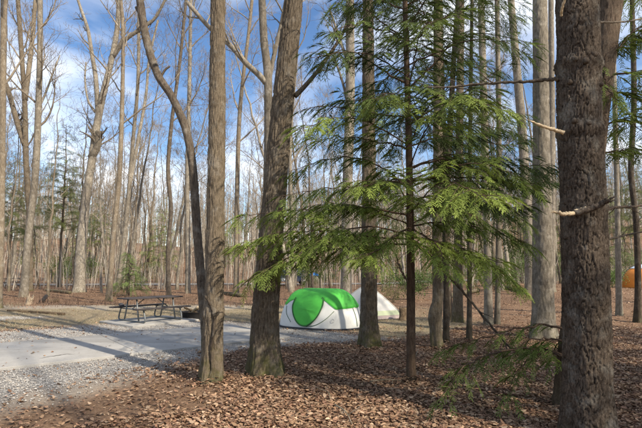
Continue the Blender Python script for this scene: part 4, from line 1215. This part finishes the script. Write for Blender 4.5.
# ------------------------------------------------------------------ gravel stones
x, y = scatter(120000, -25, 430, 5.0, 17, 0.9)
gr, gs, sand = zones(x, y)
slabd = ((x - nearA[0]) * pr[0] + (y - nearA[1]) * pr[1])
on_slab = (slabd > 0) & (slabd < wid) & ((x - nearA[0]) * ax[0] + (y - nearA[1]) * ax[1] < s)
keep = (rng.rand(len(x)) < gr * 0.95 + sand * 0.1) & ~on_slab
x, y = x[keep], y[keep]; n_ = len(x)
z = hgt(x, y) + (vnoise(x * 2.3, y * 2.3) - 0.5) * 0.014 - 0.008 + 0.004 * rng.rand(n_)
oc = np.array([(1, 0, 0), (0, 1, 0), (-1, 0, 0), (0, -1, 0), (0, 0, 1), (0, 0, -1)], float)
ot = np.array([(0, 1, 4), (1, 2, 4), (2, 3, 4), (3, 0, 4)])
sz = 0.006 + 0.010 * rng.rand(n_) ** 1.6
V = oc[None] * (sz[:, None, None] * (0.7 + 0.6 * rng.rand(n_, 6, 1))) * np.array((1, 1, 0.7)) + rng.randn(n_, 6, 3) * sz[:, None, None] * 0.2
a = rng.rand(n_) * 6.28
ca, sa = np.cos(a)[:, None], np.sin(a)[:, None]
V = np.stack((V[..., 0] * ca - V[..., 1] * sa, V[..., 0] * sa + V[..., 1] * ca, V[..., 2]), -1) + np.stack((x, y, z + 0.006), 1)[:, None]
pal = np.array([(0.42, 0.395, 0.35), (0.38, 0.355, 0.315), (0.47, 0.445, 0.40), (0.32, 0.295, 0.265), (0.38, 0.33, 0.27)])
cc = pal[rng.randint(0, 5, n_)] * (0.8 + 0.35 * rng.rand(n_, 1))
mb = MB(); mb.add(V.reshape(-1, 3), t=(ot[None] + (np.arange(n_) * 6)[:, None, None]).reshape(-1, 3), col=np.repeat(cc, 6, 0))
o = mb.build('gravel', M['pebble'], None, False); tag(o, 'pale grey gravel stones beside the concrete spur', 'gravel', kind='stuff')
print('stones', n_)
# ------------------------------------------------------------------ dry grass
x, y = scatter(60000, -25, 560, 9.0, 22, 1.0)
gr, gs, sand = zones(x, y)
keep = rng.rand(len(x)) < gs * (0.2 + 0.8 * (fbm(x * 1.1, y * 1.1, 3) > 0.48))
x, y = x[keep], y[keep]; n_ = len(x)
p = np.stack((x, y, hgt(x, y) - 0.01), 1)
h_ = 0.025 + 0.06 * rng.rand(n_, 1) ** 2
tip = p + np.concatenate((rng.randn(n_, 2) * 0.8 * h_, h_), 1)
w_ = np.concatenate((rng.randn(n_, 2), np.zeros((n_, 1))), 1); w_ /= np.linalg.norm(w_, axis=1)[:, None]
V = np.stack((p - w_ * 0.005, p + w_ * 0.005, tip), 1)
pal = np.array([(0.40, 0.33, 0.21), (0.33, 0.26, 0.15), (0.47, 0.40, 0.28), (0.22, 0.21, 0.09)])
C = np.repeat(pal[rng.randint(0, 4, n_)] * (0.7 + 0.5 * rng.rand(n_, 1)), 3, 0)
mb = MB(); mb.add(V.reshape(-1, 3), t=np.arange(n_ * 3).reshape(-1, 3), col=C)
o = mb.build('dry_grass', M['grass'], None, False); tag(o, 'thin straw-coloured grass around the tents and picnic table', 'grass', kind='stuff')

# ------------------------------------------------------------------ green and white pop-up tent
M['t_white'] = simple('tent_white', (0.60, 0.60, 0.565), 0.75, 0, 0.08, 5, 0.4, 7)
M['t_green'] = simple('tent_green', (0.075, 0.43, 0.055), 0.6, 0, 0.12, 5, 0.5, 7)
M['t_trim'] = simple('tent_trim', (0.03, 0.10, 0.035), 0.7)
M['t_dark'] = simple('tent_dark', (0.045, 0.045, 0.05), 0.8)
TC = np.array((0.0, 13.1, 0.0)); TROT = R(-24)
ca, sa = math.cos(TROT), math.sin(TROT)
TA, TB_, TH, TL = 0.78, 0.82, 1.03, 0.40        # end radius, side radius, height, half ridge
def tent_pt(th, sv, off=0.0):
    """th azimuth, sv 0 at the ridge to 1 at the ground"""
    th = np.asarray(th, float); sv = np.asarray(sv, float)
    c, s_ = np.cos(th), np.sin(th)
    r = np.sin(sv * math.pi / 2) ** 0.88
    zz = np.cos(sv * math.pi / 2) ** 0.92 * TH
    dmin = np.min([np.abs((th - R(a_) + math.pi) % (2 * math.pi) - math.pi) for a_ in (57, 123, 237, 303)], axis=0)
    tens = 1.01 - 0.055 * (1 - np.exp(-(dmin / 0.22) ** 2)) * np.sin(sv * math.pi) ** 0.8 + 0.012 * np.sin(th * 9 + sv * 7) * np.sin(sv * math.pi) + 0.014 * (vnoise(np.cos(th) * 4 + 30, np.sin(th) * 4 + sv * 9 + 30) - 0.5)
    xx = np.tanh(c * 2.2) / np.tanh(2.2) * TL * (1 - 0.0 * sv) + c * r * TA * tens
    yy = s_ * r * TB_ * tens
    k = 1 + off
    lx, ly = xx * ca * k - yy * sa * k, xx * sa * k + yy * ca * k
    return np.stack((lx, ly, zz * k), -1)
nth, nsv = 144, 26
A_, S_ = np.meshgrid(np.arange(nth) / nth * 2 * math.pi, np.linspace(0.0, 1, nsv))
tent = empty('green_tent', TC); tag(tent, 'low white dome tent with bright green fly and oval green door', 'tent')
VB = tent_pt(A_, S_)
mb = MB(); mb.add(VB.reshape(-1, 3), q=gridq(nsv, nth)[:, ::-1])
body = mb.build('tent_body', M['t_white'], tent)
bvh = BVHTree.FromPolygons([Vector(v) for v in VB.reshape(-1, 3) + TC], [tuple(int(k) for k in f) for f in gridq(nsv, nth)])
def hit(px, py):
    d = Vector(pdir(px, py)).normalized()
    h = bvh.ray_cast(Vector((0, 0, EYE)), d)
    return np.array(h[0]) - TC if h[0] is not None else None
def to_ths(p):
    lx, ly = p[0] * ca + p[1] * sa, -p[0] * sa + p[1] * ca
    best = None
    T_, S2 = np.meshgrid(np.linspace(0, 2 * math.pi, 361), np.linspace(0.02, 1, 99))
    D = np.linalg.norm(tent_pt(T_, S2) - p, axis=-1)
    i = np.unravel_index(np.argmin(D), D.shape)
    return T_[i], S2[i]
hem_px = [(286.5, 305), (291, 301), (297, 299), (305, 298.5), (315, 298.5), (323, 299.5), (329, 304), (335.5, 310), (343, 309), (352, 308)]
hem = []
for q in hem_px:
    p = hit(*q)
    if p is not None: hem.append(to_ths(p))
hem.sort()
hth = [h[0] for h in hem]; hs_ = [h[1] for h in hem]
print('tent hem', [(round(math.degrees(a)), round(b, 2)) for a, b in hem])
th_ = np.arange(nth) / nth * 2 * math.pi
sb = np.interp(th_, hth + [hth[0] + 2 * math.pi], hs_ + [hs_[0]], period=2 * math.pi)
back = (th_ > max(0, min(hth) - 6.3)) & ((th_ < min(hth) - 0.1) | (th_ > max(hth) + 0.1))
sb = np.where(back, 0.62 + 0.05 * np.cos(th_ * 4), sb)
k_ = np.array((0.1, 0.2, 0.4, 0.2, 0.1)); sb = np.convolve(np.concatenate((sb[-2:], sb, sb[:2])), k_, 'valid') if False else sb
A2, U2 = np.meshgrid(th_, np.linspace(0, 1, 16))
VF = tent_pt(A2, U2 * sb[None], 0.010)
mb = MB(); mb.add(VF.reshape(-1, 3), q=gridq(16, nth)[:, ::-1])
fly = mb.build('rain_fly', M['t_green'], tent)
sm = fly.modifiers.new('solid', 'SOLIDIFY'); sm.thickness = 0.004
# fly hem cord
mb = MB(); P = VF[-1]; tube(mb, np.vstack((P, P[:1])), 0.006, 5); mb.build('fly_hem', M['t_green'], fly)
# door: outline traced on the fabric
door_px = [(297, 297.6), (310, 296.8), (322.5, 298), (323.3, 303), (321.5, 309), (318, 316), (313, 322), (307, 326), (301, 325.4), (296.5, 321), (293.8, 314), (293.2, 307), (294.6, 302)]
D2 = catmull([np.array((a, b, 0)) for a, b in door_px + door_px[:1]], 61)[:-1, :2]
cen = np.array((307.5, 310.0))
rings = []
for k in np.linspace(0, 1, 7):
    ring = []
    for q in D2:
        h = hit(*(cen + (q - cen) * max(k, 0.001)))
        if h is None: h = ring[-1] if ring else np.zeros(3)
        ring.append(h)
    rings.append(ring)
RG = np.array(rings)
nrm_out = RG.reshape(-1, 3).copy(); nrm_out[:, 2] *= 0.4; nrm_out /= np.linalg.norm(nrm_out, axis=1)[:, None]
wr = (np.sin(RG.reshape(-1, 3)[:, 2] * 48 + RG.reshape(-1, 3)[:, 0] * 11) * 0.011 * np.repeat(np.linspace(1, 0, 7), 60))
VD = RG.reshape(-1, 3) + nrm_out * (0.030 + wr[:, None])
mb = MB(); mb.add(VD, q=gridq(7, 60))
door = mb.build('door', M['t_green'], tent)
ring = VD.reshape(7, 60, 3)[-1]
mb = MB(); tube(mb, np.vstack((ring[9:], ring[:1])), 0.010, 6); mb.build('door_trim', M['t_trim'], door)
inner = VD.reshape(7, 60, 3)[-2] * 0.35 + ring * 0.65 + nrm_out.reshape(7, 60, 3)[-1] * 0.006
mb = MB(); tube(mb, np.vstack((inner[9:], inner[:1])), 0.005, 5); mb.build('zip', M['t_dark'], door)
# seams (sprung hoops under the fabric)
for pts in ([(306, 326.8), (316, 325), (326, 319), (334, 311.5)], [(352.5, 308.5), (355.5, 317), (357, 326.5)], [(287, 306), (287, 314), (291, 322)]):
    PP = [hit(*q) for q in pts]
    PP = [p for p in PP if p is not None]
    if len(PP) > 1:
        PP = catmull(PP, 20); mb = MB(); tube(mb, PP * 1.012, 0.007, 5); mb.build('seam', M['t_trim'], tent)
P = tent_pt(th_, np.full(nth, 0.985)) * np.array((1.015, 1.015, 1)); P[:, 2] = 0.03
mb = MB(); tube(mb, np.vstack((P, P[:1])), 0.022, 6); mb.build('groundsheet_edge', M['t_dark'], tent)
# emblem on the end panel
h = hit(332.5, 321)
if h is not None:
    n2 = h.copy(); n2[2] *= 0.3; n2 /= np.linalg.norm(n2)
    sd_ = np.cross((0, 0, 1), n2); up_ = np.cross(n2, sd_)
    mb = MB(); aa = np.linspace(0, 2 * math.pi, 19)
    tube(mb, [h + n2 * 0.014 + sd_ * math.cos(t) * 0.035 + up_ * math.sin(t) * 0.045 for t in aa], 0.004, 4)
    mb.build('emblem', simple('emblem_grey', (0.36, 0.36, 0.36), 0.8), tent)
# guy pegs
for px, py in ((283, 324), (357.5, 328), (331, 329.2)):
    p = ground(px, py) - TC
    mb = MB(); tube(mb, [p + (0, 0, -0.05), p + (0.01, 0, 0.07)], 0.008, 5, True); mb.build('tent_peg', M['t_dark'], tent)

# ------------------------------------------------------------------ pale conical tent
C2 = ground(367, 318.5); C2[1] += 0.55
t2o = empty('pale_tent', (C2[0] + 0.03, C2[1], 0), R(28)); tag(t2o, 'pale conical tent with lime green hem half hidden by a trunk', 'tent')
H2, B2 = 1.02, 0.90
def cone_pt(u, v):
    """u around the square 0..4, v 0 apex to 1 ground"""
    k = np.floor(u).astype(int) % 4; f = u - np.floor(u)
    cs = np.array([(1, -1), (1, 1), (-1, 1), (-1, -1)], float)
    e = cs[k] * (1 - f)[..., None] + cs[(k + 1) % 4] * f[..., None]
    sag = 1 - 0.10 * np.sin(f * math.pi) * np.sin(v * math.pi)
    rr = (v ** 0.86) * sag
    hh = H2 * (1 - v ** 1.12)
    return np.stack((e[..., 0] * rr * B2, e[..., 1] * rr * B2, hh), -1)
def cone_band(v0, v1, n, off=0.0):
    U, Vv = np.meshgrid(np.arange(64) / 16.0, np.linspace(v0, v1, n))
    return cone_pt(U, Vv) * (1 + off), gridq(n, 64)[:, ::-1]
for nm, v0, v1, mt, off in (('fly', 0.0, 0.80, 't_beige', 0.0), ('green_band', 0.79, 0.91, 't_lime', 0.006), ('hem', 0.90, 1.0, 't_tan', 0.0)):
    if mt not in M: M[mt] = simple(mt, {'t_beige': (0.54, 0.525, 0.485), 't_lime': (0.46, 0.50, 0.32), 't_tan': (0.36, 0.29, 0.26)}[mt], 0.7, 0, 0.06, 6, 0.1, 12)
    V, q = cone_band(v0, v1, 10, off)
    mb = MB(); mb.add(V.reshape(-1, 3), q=q); mb.build(nm, M[mt], t2o)
for k in range(4):
    vv = np.linspace(0, 1, 14); P = cone_pt(np.full(14, float(k)), vv) * 1.01
    mb = MB(); tube(mb, P, 0.012, 5); mb.build('pole_sleeve', M['t_beige'], t2o)
vv = np.linspace(0.15, 0.98, 12); P = cone_pt(np.full(12, 0.45), vv) * 1.012
mb = MB(); tube(mb, P, 0.010, 5); mb.build('zip', M['t_lime'], t2o)

# ------------------------------------------------------------------ picnic table, its pad, and a far copy
M['plank'] = simple('plank', (0.052, 0.043, 0.040), 0.75, 0, 0.25, 9, 0.3, 30)
M['pipe'] = simple('pipe', (0.17, 0.18, 0.18), 0.5, 0.55, 0.12, 12)
tc_ = ground(150, 321.6)
TZ = math.atan2(0.78, 0.63)
pad = empty('table_pad', (tc_[0], tc_[1], 0), TZ); pad['kind'] = 'structure'
mb = MB(); box(mb, (0, 0, 0.01), (2.15, 1.9, 0.07)); o = mb.build('concrete_slab', M['concrete'], pad, False); bevel(o, 0.01)
def picnic(loc, rz, label):
    t = empty('picnic_table', loc, rz); tag(t, label, 'picnic table')
    for k in range(5):
        mb = MB(); box(mb, (0, (k - 2) * 0.147, 0.745), (1.85, 0.14, 0.04)); bevel(mb.build('top_plank', M['plank'], t, False), 0.006)
    for s_ in (-1, 1):
        for k in range(2):
            mb = MB(); box(mb, (0, s_ * (0.63 + 0.125 * k), 0.44), (1.85, 0.12, 0.04)); bevel(mb.build('bench_plank', M['plank'], t, False), 0.006)
    for e in (-0.62, 0.62):
        mb = MB()
        P = catmull([(e, -0.76, 0.415), (e, -0.66, 0.40), (e, -0.73, 0.22), (e, -0.76, 0.08), (e, -0.70, 0.03), (e, -0.55, 0.028), (e, 0, 0.028), (e, 0.55, 0.028), (e, 0.70, 0.03), (e, 0.76, 0.08), (e, 0.73, 0.22), (e, 0.66, 0.40), (e, 0.76, 0.415)], 60)
        tube(mb, P, 0.024, 8, True)
        mb.build('bench_frame', M['pipe'], t)
        for s_ in (-1, 1):
            mb = MB(); tube(mb, [(e, s_ * 0.42, 0.03), (e, s_ * 0.33, 0.35), (e, s_ * 0.25, 0.725)], 0.024, 8, True); mb.build('leg', M['pipe'], t)
        mb = MB(); tube(mb, [(e, -0.65, 0.40), (e, 0.65, 0.40)], 0.018, 8, True); mb.build('crossbar', M['pipe'], t)
        mb = MB(); tube(mb, [(e, 0, 0.40), (e * 0.35, 0, 0.72)], 0.016, 8, True); mb.build('brace', M['pipe'], t)
    return t
pt = picnic((tc_[0], tc_[1], 0.045), TZ, 'dark plank picnic table with grey pipe frame on a concrete pad'); pt.scale = (0.96, 0.96, 0.90)
fp = ground(15, 287.5)
pt2 = copy_tree(pt, (fp[0], fp[1], gz(fp[0], fp[1])), R(25), 1.0, 'small distant dark picnic table under the trees')
# dark bag on the far bench
bl = np.array((math.cos(TZ), math.sin(TZ))); bpv = np.array((-math.sin(TZ), math.cos(TZ)))
bb = tc_[:2] + bl * -0.55 + bpv * 0.69
mb = MB()
aa = np.linspace(-math.pi / 2, math.pi / 2, 9)
P = [(0, 0, 0.10 + 0.10 * math.sin(a)) for a in aa]
tube(mb, [(p[0] + 0.01 * math.sin(i), p[1], p[2]) for i, p in enumerate(P)], [0.085, 0.10, 0.105, 0.10, 0.095, 0.085, 0.07, 0.05, 0.03], 12, True)
o = mb.build('bag', M['t_dark'], None, True, (bb[0], bb[1], 0.46)); o.scale = (0.75, 0.75, 0.45); tag(o, 'small dark bag left on the far bench of the picnic table', 'bag')

# ------------------------------------------------------------------ fire ring with logs
fr = ground(194, 319.5); fr[1] += 0.35
M['steel'] = simple('black_steel', (0.035, 0.032, 0.030), 0.7, 0.4, 0.4, 6)
t = empty('fire_ring', (fr[0], fr[1], 0)); tag(t, 'black steel fire ring set in the gravel behind the slim trunk', 'fire ring')
mb = MB(); nn = 36; a = np.arange(nn) / nn * 2 * math.pi
prof = [(0.46, -0.03), (0.46, 0.20), (0.475, 0.21), (0.475, 0.222), (0.44, 0.222), (0.44, -0.03)]
V = np.array([[(r_ * math.cos(x_), r_ * math.sin(x_), z_) for x_ in a] for r_, z_ in prof])
mb.add(V.reshape(-1, 3), q=gridq(len(prof), nn)); mb.build('steel_wall', M['steel'], t, False)
mb = MB(); tube(mb, [(0.40, -0.24, 0.26), (0.5, -0.28, 0.40), (0.46, -0.3, 0.43)], 0.012, 6, True); mb.build('grate_handle', M['steel'], t)
mb = MB()
for k in range(7):
    yv = -0.24 + k * 0.08
    tube(mb, [(0.10, yv, 0.275), (0.42, yv, 0.30)], 0.006, 5)
tube(mb, [(0.10, -0.26, 0.272), (0.10, 0.26, 0.272)], 0.008, 5); tube(mb, [(0.42, -0.26, 0.298), (0.42, 0.26, 0.298)], 0.008, 5)
mb.build('grate', M['steel'], t)
M['log'] = bark('log_bark', (0.07, 0.05, 0.035), (0.20, 0.15, 0.10), 0.3, 0, 18, 18, 0.7, (0.42, 0.32, 0.2))
for k, (p0, p1, r_, lab) in enumerate((((-0.38, -0.05, 0.10), (0.25, 0.22, 0.42), 0.045, 'split log leaning out over the fire ring rim'), ((-0.30, 0.15, 0.08), (0.10, -0.32, 0.38), 0.040, 'pale log crossing low inside the fire ring'), ((0.1, 0.25, 0.06), (-0.36, -0.2, 0.36), 0.035, 'thin charred log propped on the fire ring edge'))):
    mb = MB(); P = catmull([p0, ((p0[0] + p1[0]) / 2, (p0[1] + p1[1]) / 2, (p0[2] + p1[2]) / 2 + 0.01), p1], 8)
    tube(mb, P, r_ * (1 + 0.1 * rng.randn(8)), 9, True)
    o = mb.build('log', (M['log'], M['bare_wood'], M['log'])[k], None, True, (fr[0], fr[1], 0)); tag(o, lab, 'log', 'logs in the fire ring')

# ------------------------------------------------------------------ stumps, logs, timbers
def stump(name, label, px, py, w, h, mat, jag=0.02, seed=0, lean=0.0):
    p = ground(px, py); rs = np.random.RandomState(seed)
    z0 = gz(p[0], p[1])
    mb = MB(); ns = 26
    a = np.arange(ns) / ns * 2 * math.pi
    tops = h + jag * rs.randn(ns)
    rows = []
    for k, f in enumerate((-0.1, 0.0, 0.08, 0.3, 0.6, 0.85, 1.0)):
        rr = w / 2 * (1 + 0.35 * math.exp(-max(f, 0) * 8) + 0.06 * rs.randn(ns) + 0.05 * np.cos(3 * a + seed))
        zz = np.where(f < 0.8, f * h, tops * f)
        rows.append(np.stack((rr * np.cos(a) + lean * f, rr * np.sin(a), zz * np.ones(ns)), -1))
    rows.append(np.stack((0.8 * w / 2 * np.cos(a) + lean, 0.8 * w / 2 * np.sin(a), tops - 0.01), -1))
    rows.append(np.stack((0.05 * w * np.cos(a) + lean, 0.05 * w * np.sin(a), h - 0.03 + 0 * a), -1))
    mb.add(np.array(rows).reshape(-1, 3), q=gridq(len(rows), ns))
    o = mb.build(name, mat, None, True, (p[0], p[1], z0)); tag(o, label, 'stump'); return o
stump('stump', 'short upright grey-brown stump beside the pale conical tent', 403.5, 320, 0.25, 0.38, M['log'], 0.012, 1)
stump('stump', 'broken bleached stump at the foot of the pale straight trunk', 29, 304, 0.24, 0.30, simple('rotten_wood', (0.33, 0.26, 0.18), 0.9, 0, 0.4, 14, 0.6, 40), 0.08, 2, 0.05)
def ground_log(name, label, cat, a, b, r_, mat, zlift=0.0):
    p0, p1 = ground(*a), ground(*b)
    p0[2] = gz(p0[0], p0[1]) + r_ * 0.75; p1[2] = gz(p1[0], p1[1]) + r_ * 0.75 + zlift
    base = np.array((p0[0], p0[1], 0))
    mb = MB(); P = catmull([p0, (p0 + p1) / 2 + (0.02, 0.03, 0.01), p1], 12) - base
    tube(mb, P, r_ * (1 + 0.08 * rng.randn(12)), 9, True)
    o = mb.build(name, mat, None, True, base); tag(o, label, cat); return o
ground_log('log', 'dark charred log end lying by the bleached stump', 'log', (41, 302.5), (46, 300.5), 0.09, M['steel'], 0.16)
ground_log('log', 'short pale log lying next to the charred log', 'log', (48, 302.5), (58, 302), 0.10, M['log'])
for a_, b_, r_, lab in (((438, 300), (478, 294), 0.13, 'fallen grey trunk lying on leaves behind the paired spotted trunks'), ((205, 293), (242, 297), 0.11, 'fallen pale trunk beyond the fire ring and brush'),
                        ((497, 291), (524, 297), 0.12, 'mossy fallen trunk near the tall leaning pale trunk'), ((44, 291), (70, 294), 0.10, 'thin fallen trunk in brush by the massive forked trunk')):
    ground_log('fallen_trunk', lab, 'fallen trunk', a_, b_, r_, M['bark_grey'])
def timber(label, a, b):
    p0, p1 = ground(*a), ground(*b); c = (p0 + p1) / 2; d = p1 - p0
    mb = MB(); L = np.linalg.norm(d[:2]); box(mb, (0, 0, 0.015), (L, 0.11, 0.09))
    o = mb.build('timber', M['log'], None, False, (c[0], c[1], 0)); o.rotation_euler = (0, 0, math.atan2(d[1], d[0])); bevel(o, 0.012)
    tag(o, label, 'timber')
timber('long weathered timber edging the far gravel spur', (8, 311.2), (38, 312.8))
timber('weathered timber continuing the gravel spur edging towards the grass', (39.5, 312.9), (64, 314.6))
# fallen branches and sticks lying on the leaves
sticks = [((418, 352), (404, 380), 0.008, 'thin bleached stick lying on leaves near the young hemlock'), ((335, 408), (352, 427), 0.009, 'pale straight stick on leaves at the sunlit edge'),
          ((330, 401), (322, 392), 0.007, 'short pale twig poking from the leaf litter'), ((476, 366), (462, 392), 0.007, 'bleached thin stick crossing the low hemlock spray'),
          ((370, 384), (402, 383), 0.010, 'brown stick lying level beside the young hemlock foot')]
for a, b_, r_, lab in sticks:
    p0, p1 = ground(*a), ground(*b_); base = p0.copy(); base[2] = 0
    mb = MB(); P = catmull([p0 + (0, 0, 0.035), (p0 + p1) / 2 + (0.03, 0.02, 0.05), p1 + (0, 0, 0.03)], 10) - base
    tube(mb, P, np.linspace(r_, r_ * 0.5, 10), 6, True)
    rs = np.random.RandomState(int(a[0])); grow(mb, P[6], (P[7] - P[6]) + rs.randn(3) * 0.05 * np.array((1, 1, 0.2)), 0.22, r_ * 0.5, 3, rs, 0.05, 3)
    o = mb.build('stick', M['bark_wood'], None, True, base); tag(o, lab, 'stick')

# ------------------------------------------------------------------ distant tents
def dome(label, name, cx, cy, rx, ry, h, rz, cols, split):
    z0 = gz(cx, cy)
    t = empty(name, (cx, cy, z0), rz); tag(t, label, 'tent')
    na = 48
    def pt(th, v, k=1.0):
        sq = (np.abs(np.cos(th)) ** 3.2 + np.abs(np.sin(th)) ** 3.2) ** (-1 / 3.2)
        return np.stack((np.cos(th) * sq * rx * np.sin(v * math.pi / 2) ** 0.95 * k, np.sin(th) * sq * ry * np.sin(v * math.pi / 2) ** 0.95 * k, h * np.cos(v * math.pi / 2) ** 0.9 * k), -1)
    for (v0, v1, col, nm, k) in ((0, split, cols[0], 'rain_fly', 1.02), (split * 0.97, 1.0, cols[1], 'tent_body', 1.0)):
        A_, V_ = np.meshgrid(np.arange(na) / na * 2 * math.pi, np.linspace(v0, v1, 12))
        mb = MB(); mb.add(pt(A_, V_, k).reshape(-1, 3), q=gridq(12, na)[:, ::-1]); mb.build(nm, col, t)
    for q in range(4):
        th = np.full(14, math.pi / 4 + q * math.pi / 2); mb = MB(); tube(mb, pt(th, np.linspace(0, 1, 14), 1.03), 0.014, 5); mb.build('pole', M['t_dark'], t)
    th = np.linspace(-2.0, -1.1, 12)
    mb = MB(); P = np.vstack((pt(th[:1] * np.ones(8), np.linspace(1, 0.5, 8), 1.03), pt(th, np.full(12, 0.5), 1.03), pt(th[-1:] * np.ones(8), np.linspace(0.5, 1, 8), 1.03))); tube(mb, P, 0.012, 5); mb.build('door_zip', M['t_dark'], t)
    return t
M['t_orange'] = simple('tent_orange', (0.85, 0.29, 0.05), 0.6, 0, 0.08, 4)
M['t_pale'] = simple('tent_paleblue', (0.55, 0.62, 0.68), 0.6, 0, 0.06, 4)
M['t_blue'] = simple('tent_blue', (0.03, 0.22, 0.62), 0.55, 0, 0.08, 4)
p = ground(638, 291)
dome('bright orange dome tent with pale blue top under the trees', 'orange_tent', (643 - 321) / F * 30.0, 30.0, 1.3, 1.1, 1.45, 0.35, (M['t_pale'], M['t_orange']), 0.40)
p = ground(314, 286)
dome('blue-topped tent far behind the green tent', 'blue_tent', (314 - 321) / F * 41.5, 41.5, 0.75, 0.8, 1.15, 0.2, (M['t_blue'], simple('tent_olive', (0.16, 0.15, 0.11), 0.7)), 0.45)

# ------------------------------------------------------------------ parked car beyond the road
M['car'] = simple('car_paint', (0.025, 0.035, 0.06), 0.3, 0.2, 0.05, 3, spec=0.5)
M['glass'] = simple('car_glass', (0.05, 0.075, 0.11), 0.08, 0, 0.05, 2, spec=0.8)
M['tyre'] = simple('tyre', (0.02, 0.02, 0.02), 0.9); M['rim'] = simple('rim', (0.35, 0.35, 0.36), 0.35, 0.7)
M['lamp'] = simple('lamp_lens', (0.6, 0.6, 0.58), 0.2); M['tail'] = simple('tail_lens', (0.4, 0.02, 0.02), 0.3)
cx, cy = (288 - 321) / F * 43.5, 43.5
car = empty('parked_car', (cx, cy, gz(cx, cy) + 0.05), R(8)); tag(car, 'dark blue parked car glimpsed between trunks beyond the green tent', 'car')
prof = [(-2.25, 0.35), (-2.28, 0.62), (-2.2, 0.95), (-1.75, 1.02), (-1.35, 1.05), (1.9, 1.05), (2.2, 1.0), (2.28, 0.7), (2.25, 0.35)]
cab = [(-1.35, 1.04), (-0.65, 1.58), (-0.3, 1.66), (1.4, 1.66), (1.75, 1.58), (2.15, 1.04)]
def extr(prof, wb, wt, zb, zt):
    V = []
    for s_ in (-1, 1):
        for (x_, z_) in prof:
            f = np.clip((z_ - zb) / (zt - zb), 0, 1); V.append((x_, s_ * (wb + (wt - wb) * f), z_))
    n_ = len(prof)
    return np.array(V), [(k, (k + 1) % n_, n_ + (k + 1) % n_, n_ + k) for k in range(n_)], [[(0, k, k + 1) for k in range(1, n_ - 1)], [(n_, n_ + k + 1, n_ + k) for k in range(1, n_ - 1)]]
for nm, pf, a4 in (('body', prof, (0.88, 0.86, 0.35, 1.05)), ('cabin', cab, (0.84, 0.62, 1.04, 1.66))):
    V, q, tris = extr(pf, *a4); mb = MB(); mb.add(V, q=q, t=tris[0] + tris[1]); o = mb.build(nm, M['car'], car, False); bevel(o, 0.04, 3)
def quad_part(nm, pts, mat, parent, thick=0.012):
    mb = MB(); mb.add(pts, q=[(0, 1, 2, 3)]); o = mb.build(nm, mat, parent, False); sm = o.modifiers.new('solid', 'SOLIDIFY'); sm.thickness = thick; sm.offset = 0; return o
for s_ in (-1, 1):
    for (x0, x1, x2, x3) in ((-1.12, 0.05, 0.05, -0.58), (0.13, 1.05, 1.05, 0.13), (1.12, 1.92, 1.62, 1.12)):
        quad_part('window', [(x0, s_ * 0.835, 1.10), (x1, s_ * 0.835, 1.10), (x2, s_ * 0.67, 1.56), (x3, s_ * 0.67, 1.56)], M['glass'], car)
    for x0 in (-1.42, 1.42):
        mb = MB(); tube(mb, [(x0, s_ * 0.70, 0.33), (x0, s_ * 0.90, 0.33)], 0.34, 24, True); w_ = mb.build('wheel', M['tyre'], car)
        mb = MB(); tube(mb, [(x0, s_ * 0.88, 0.33), (x0, s_ * 0.912, 0.33)], 0.21, 16, True); mb.build('rim', M['rim'], w_)
    mb = MB(); box(mb, (-2.235, s_ * 0.62, 0.80), (0.06, 0.34, 0.14)); bevel(mb.build('headlight', M['lamp'], car, False), 0.02)
    mb = MB(); box(mb, (2.235, s_ * 0.72, 0.86), (0.06, 0.16, 0.26)); bevel(mb.build('tail_light', M['tail'], car, False), 0.02)
quad_part('windscreen', [(-1.36, -0.74, 1.08), (-1.36, 0.74, 1.08), (-0.72, 0.60, 1.56), (-0.72, -0.60, 1.56)], M['glass'], car)
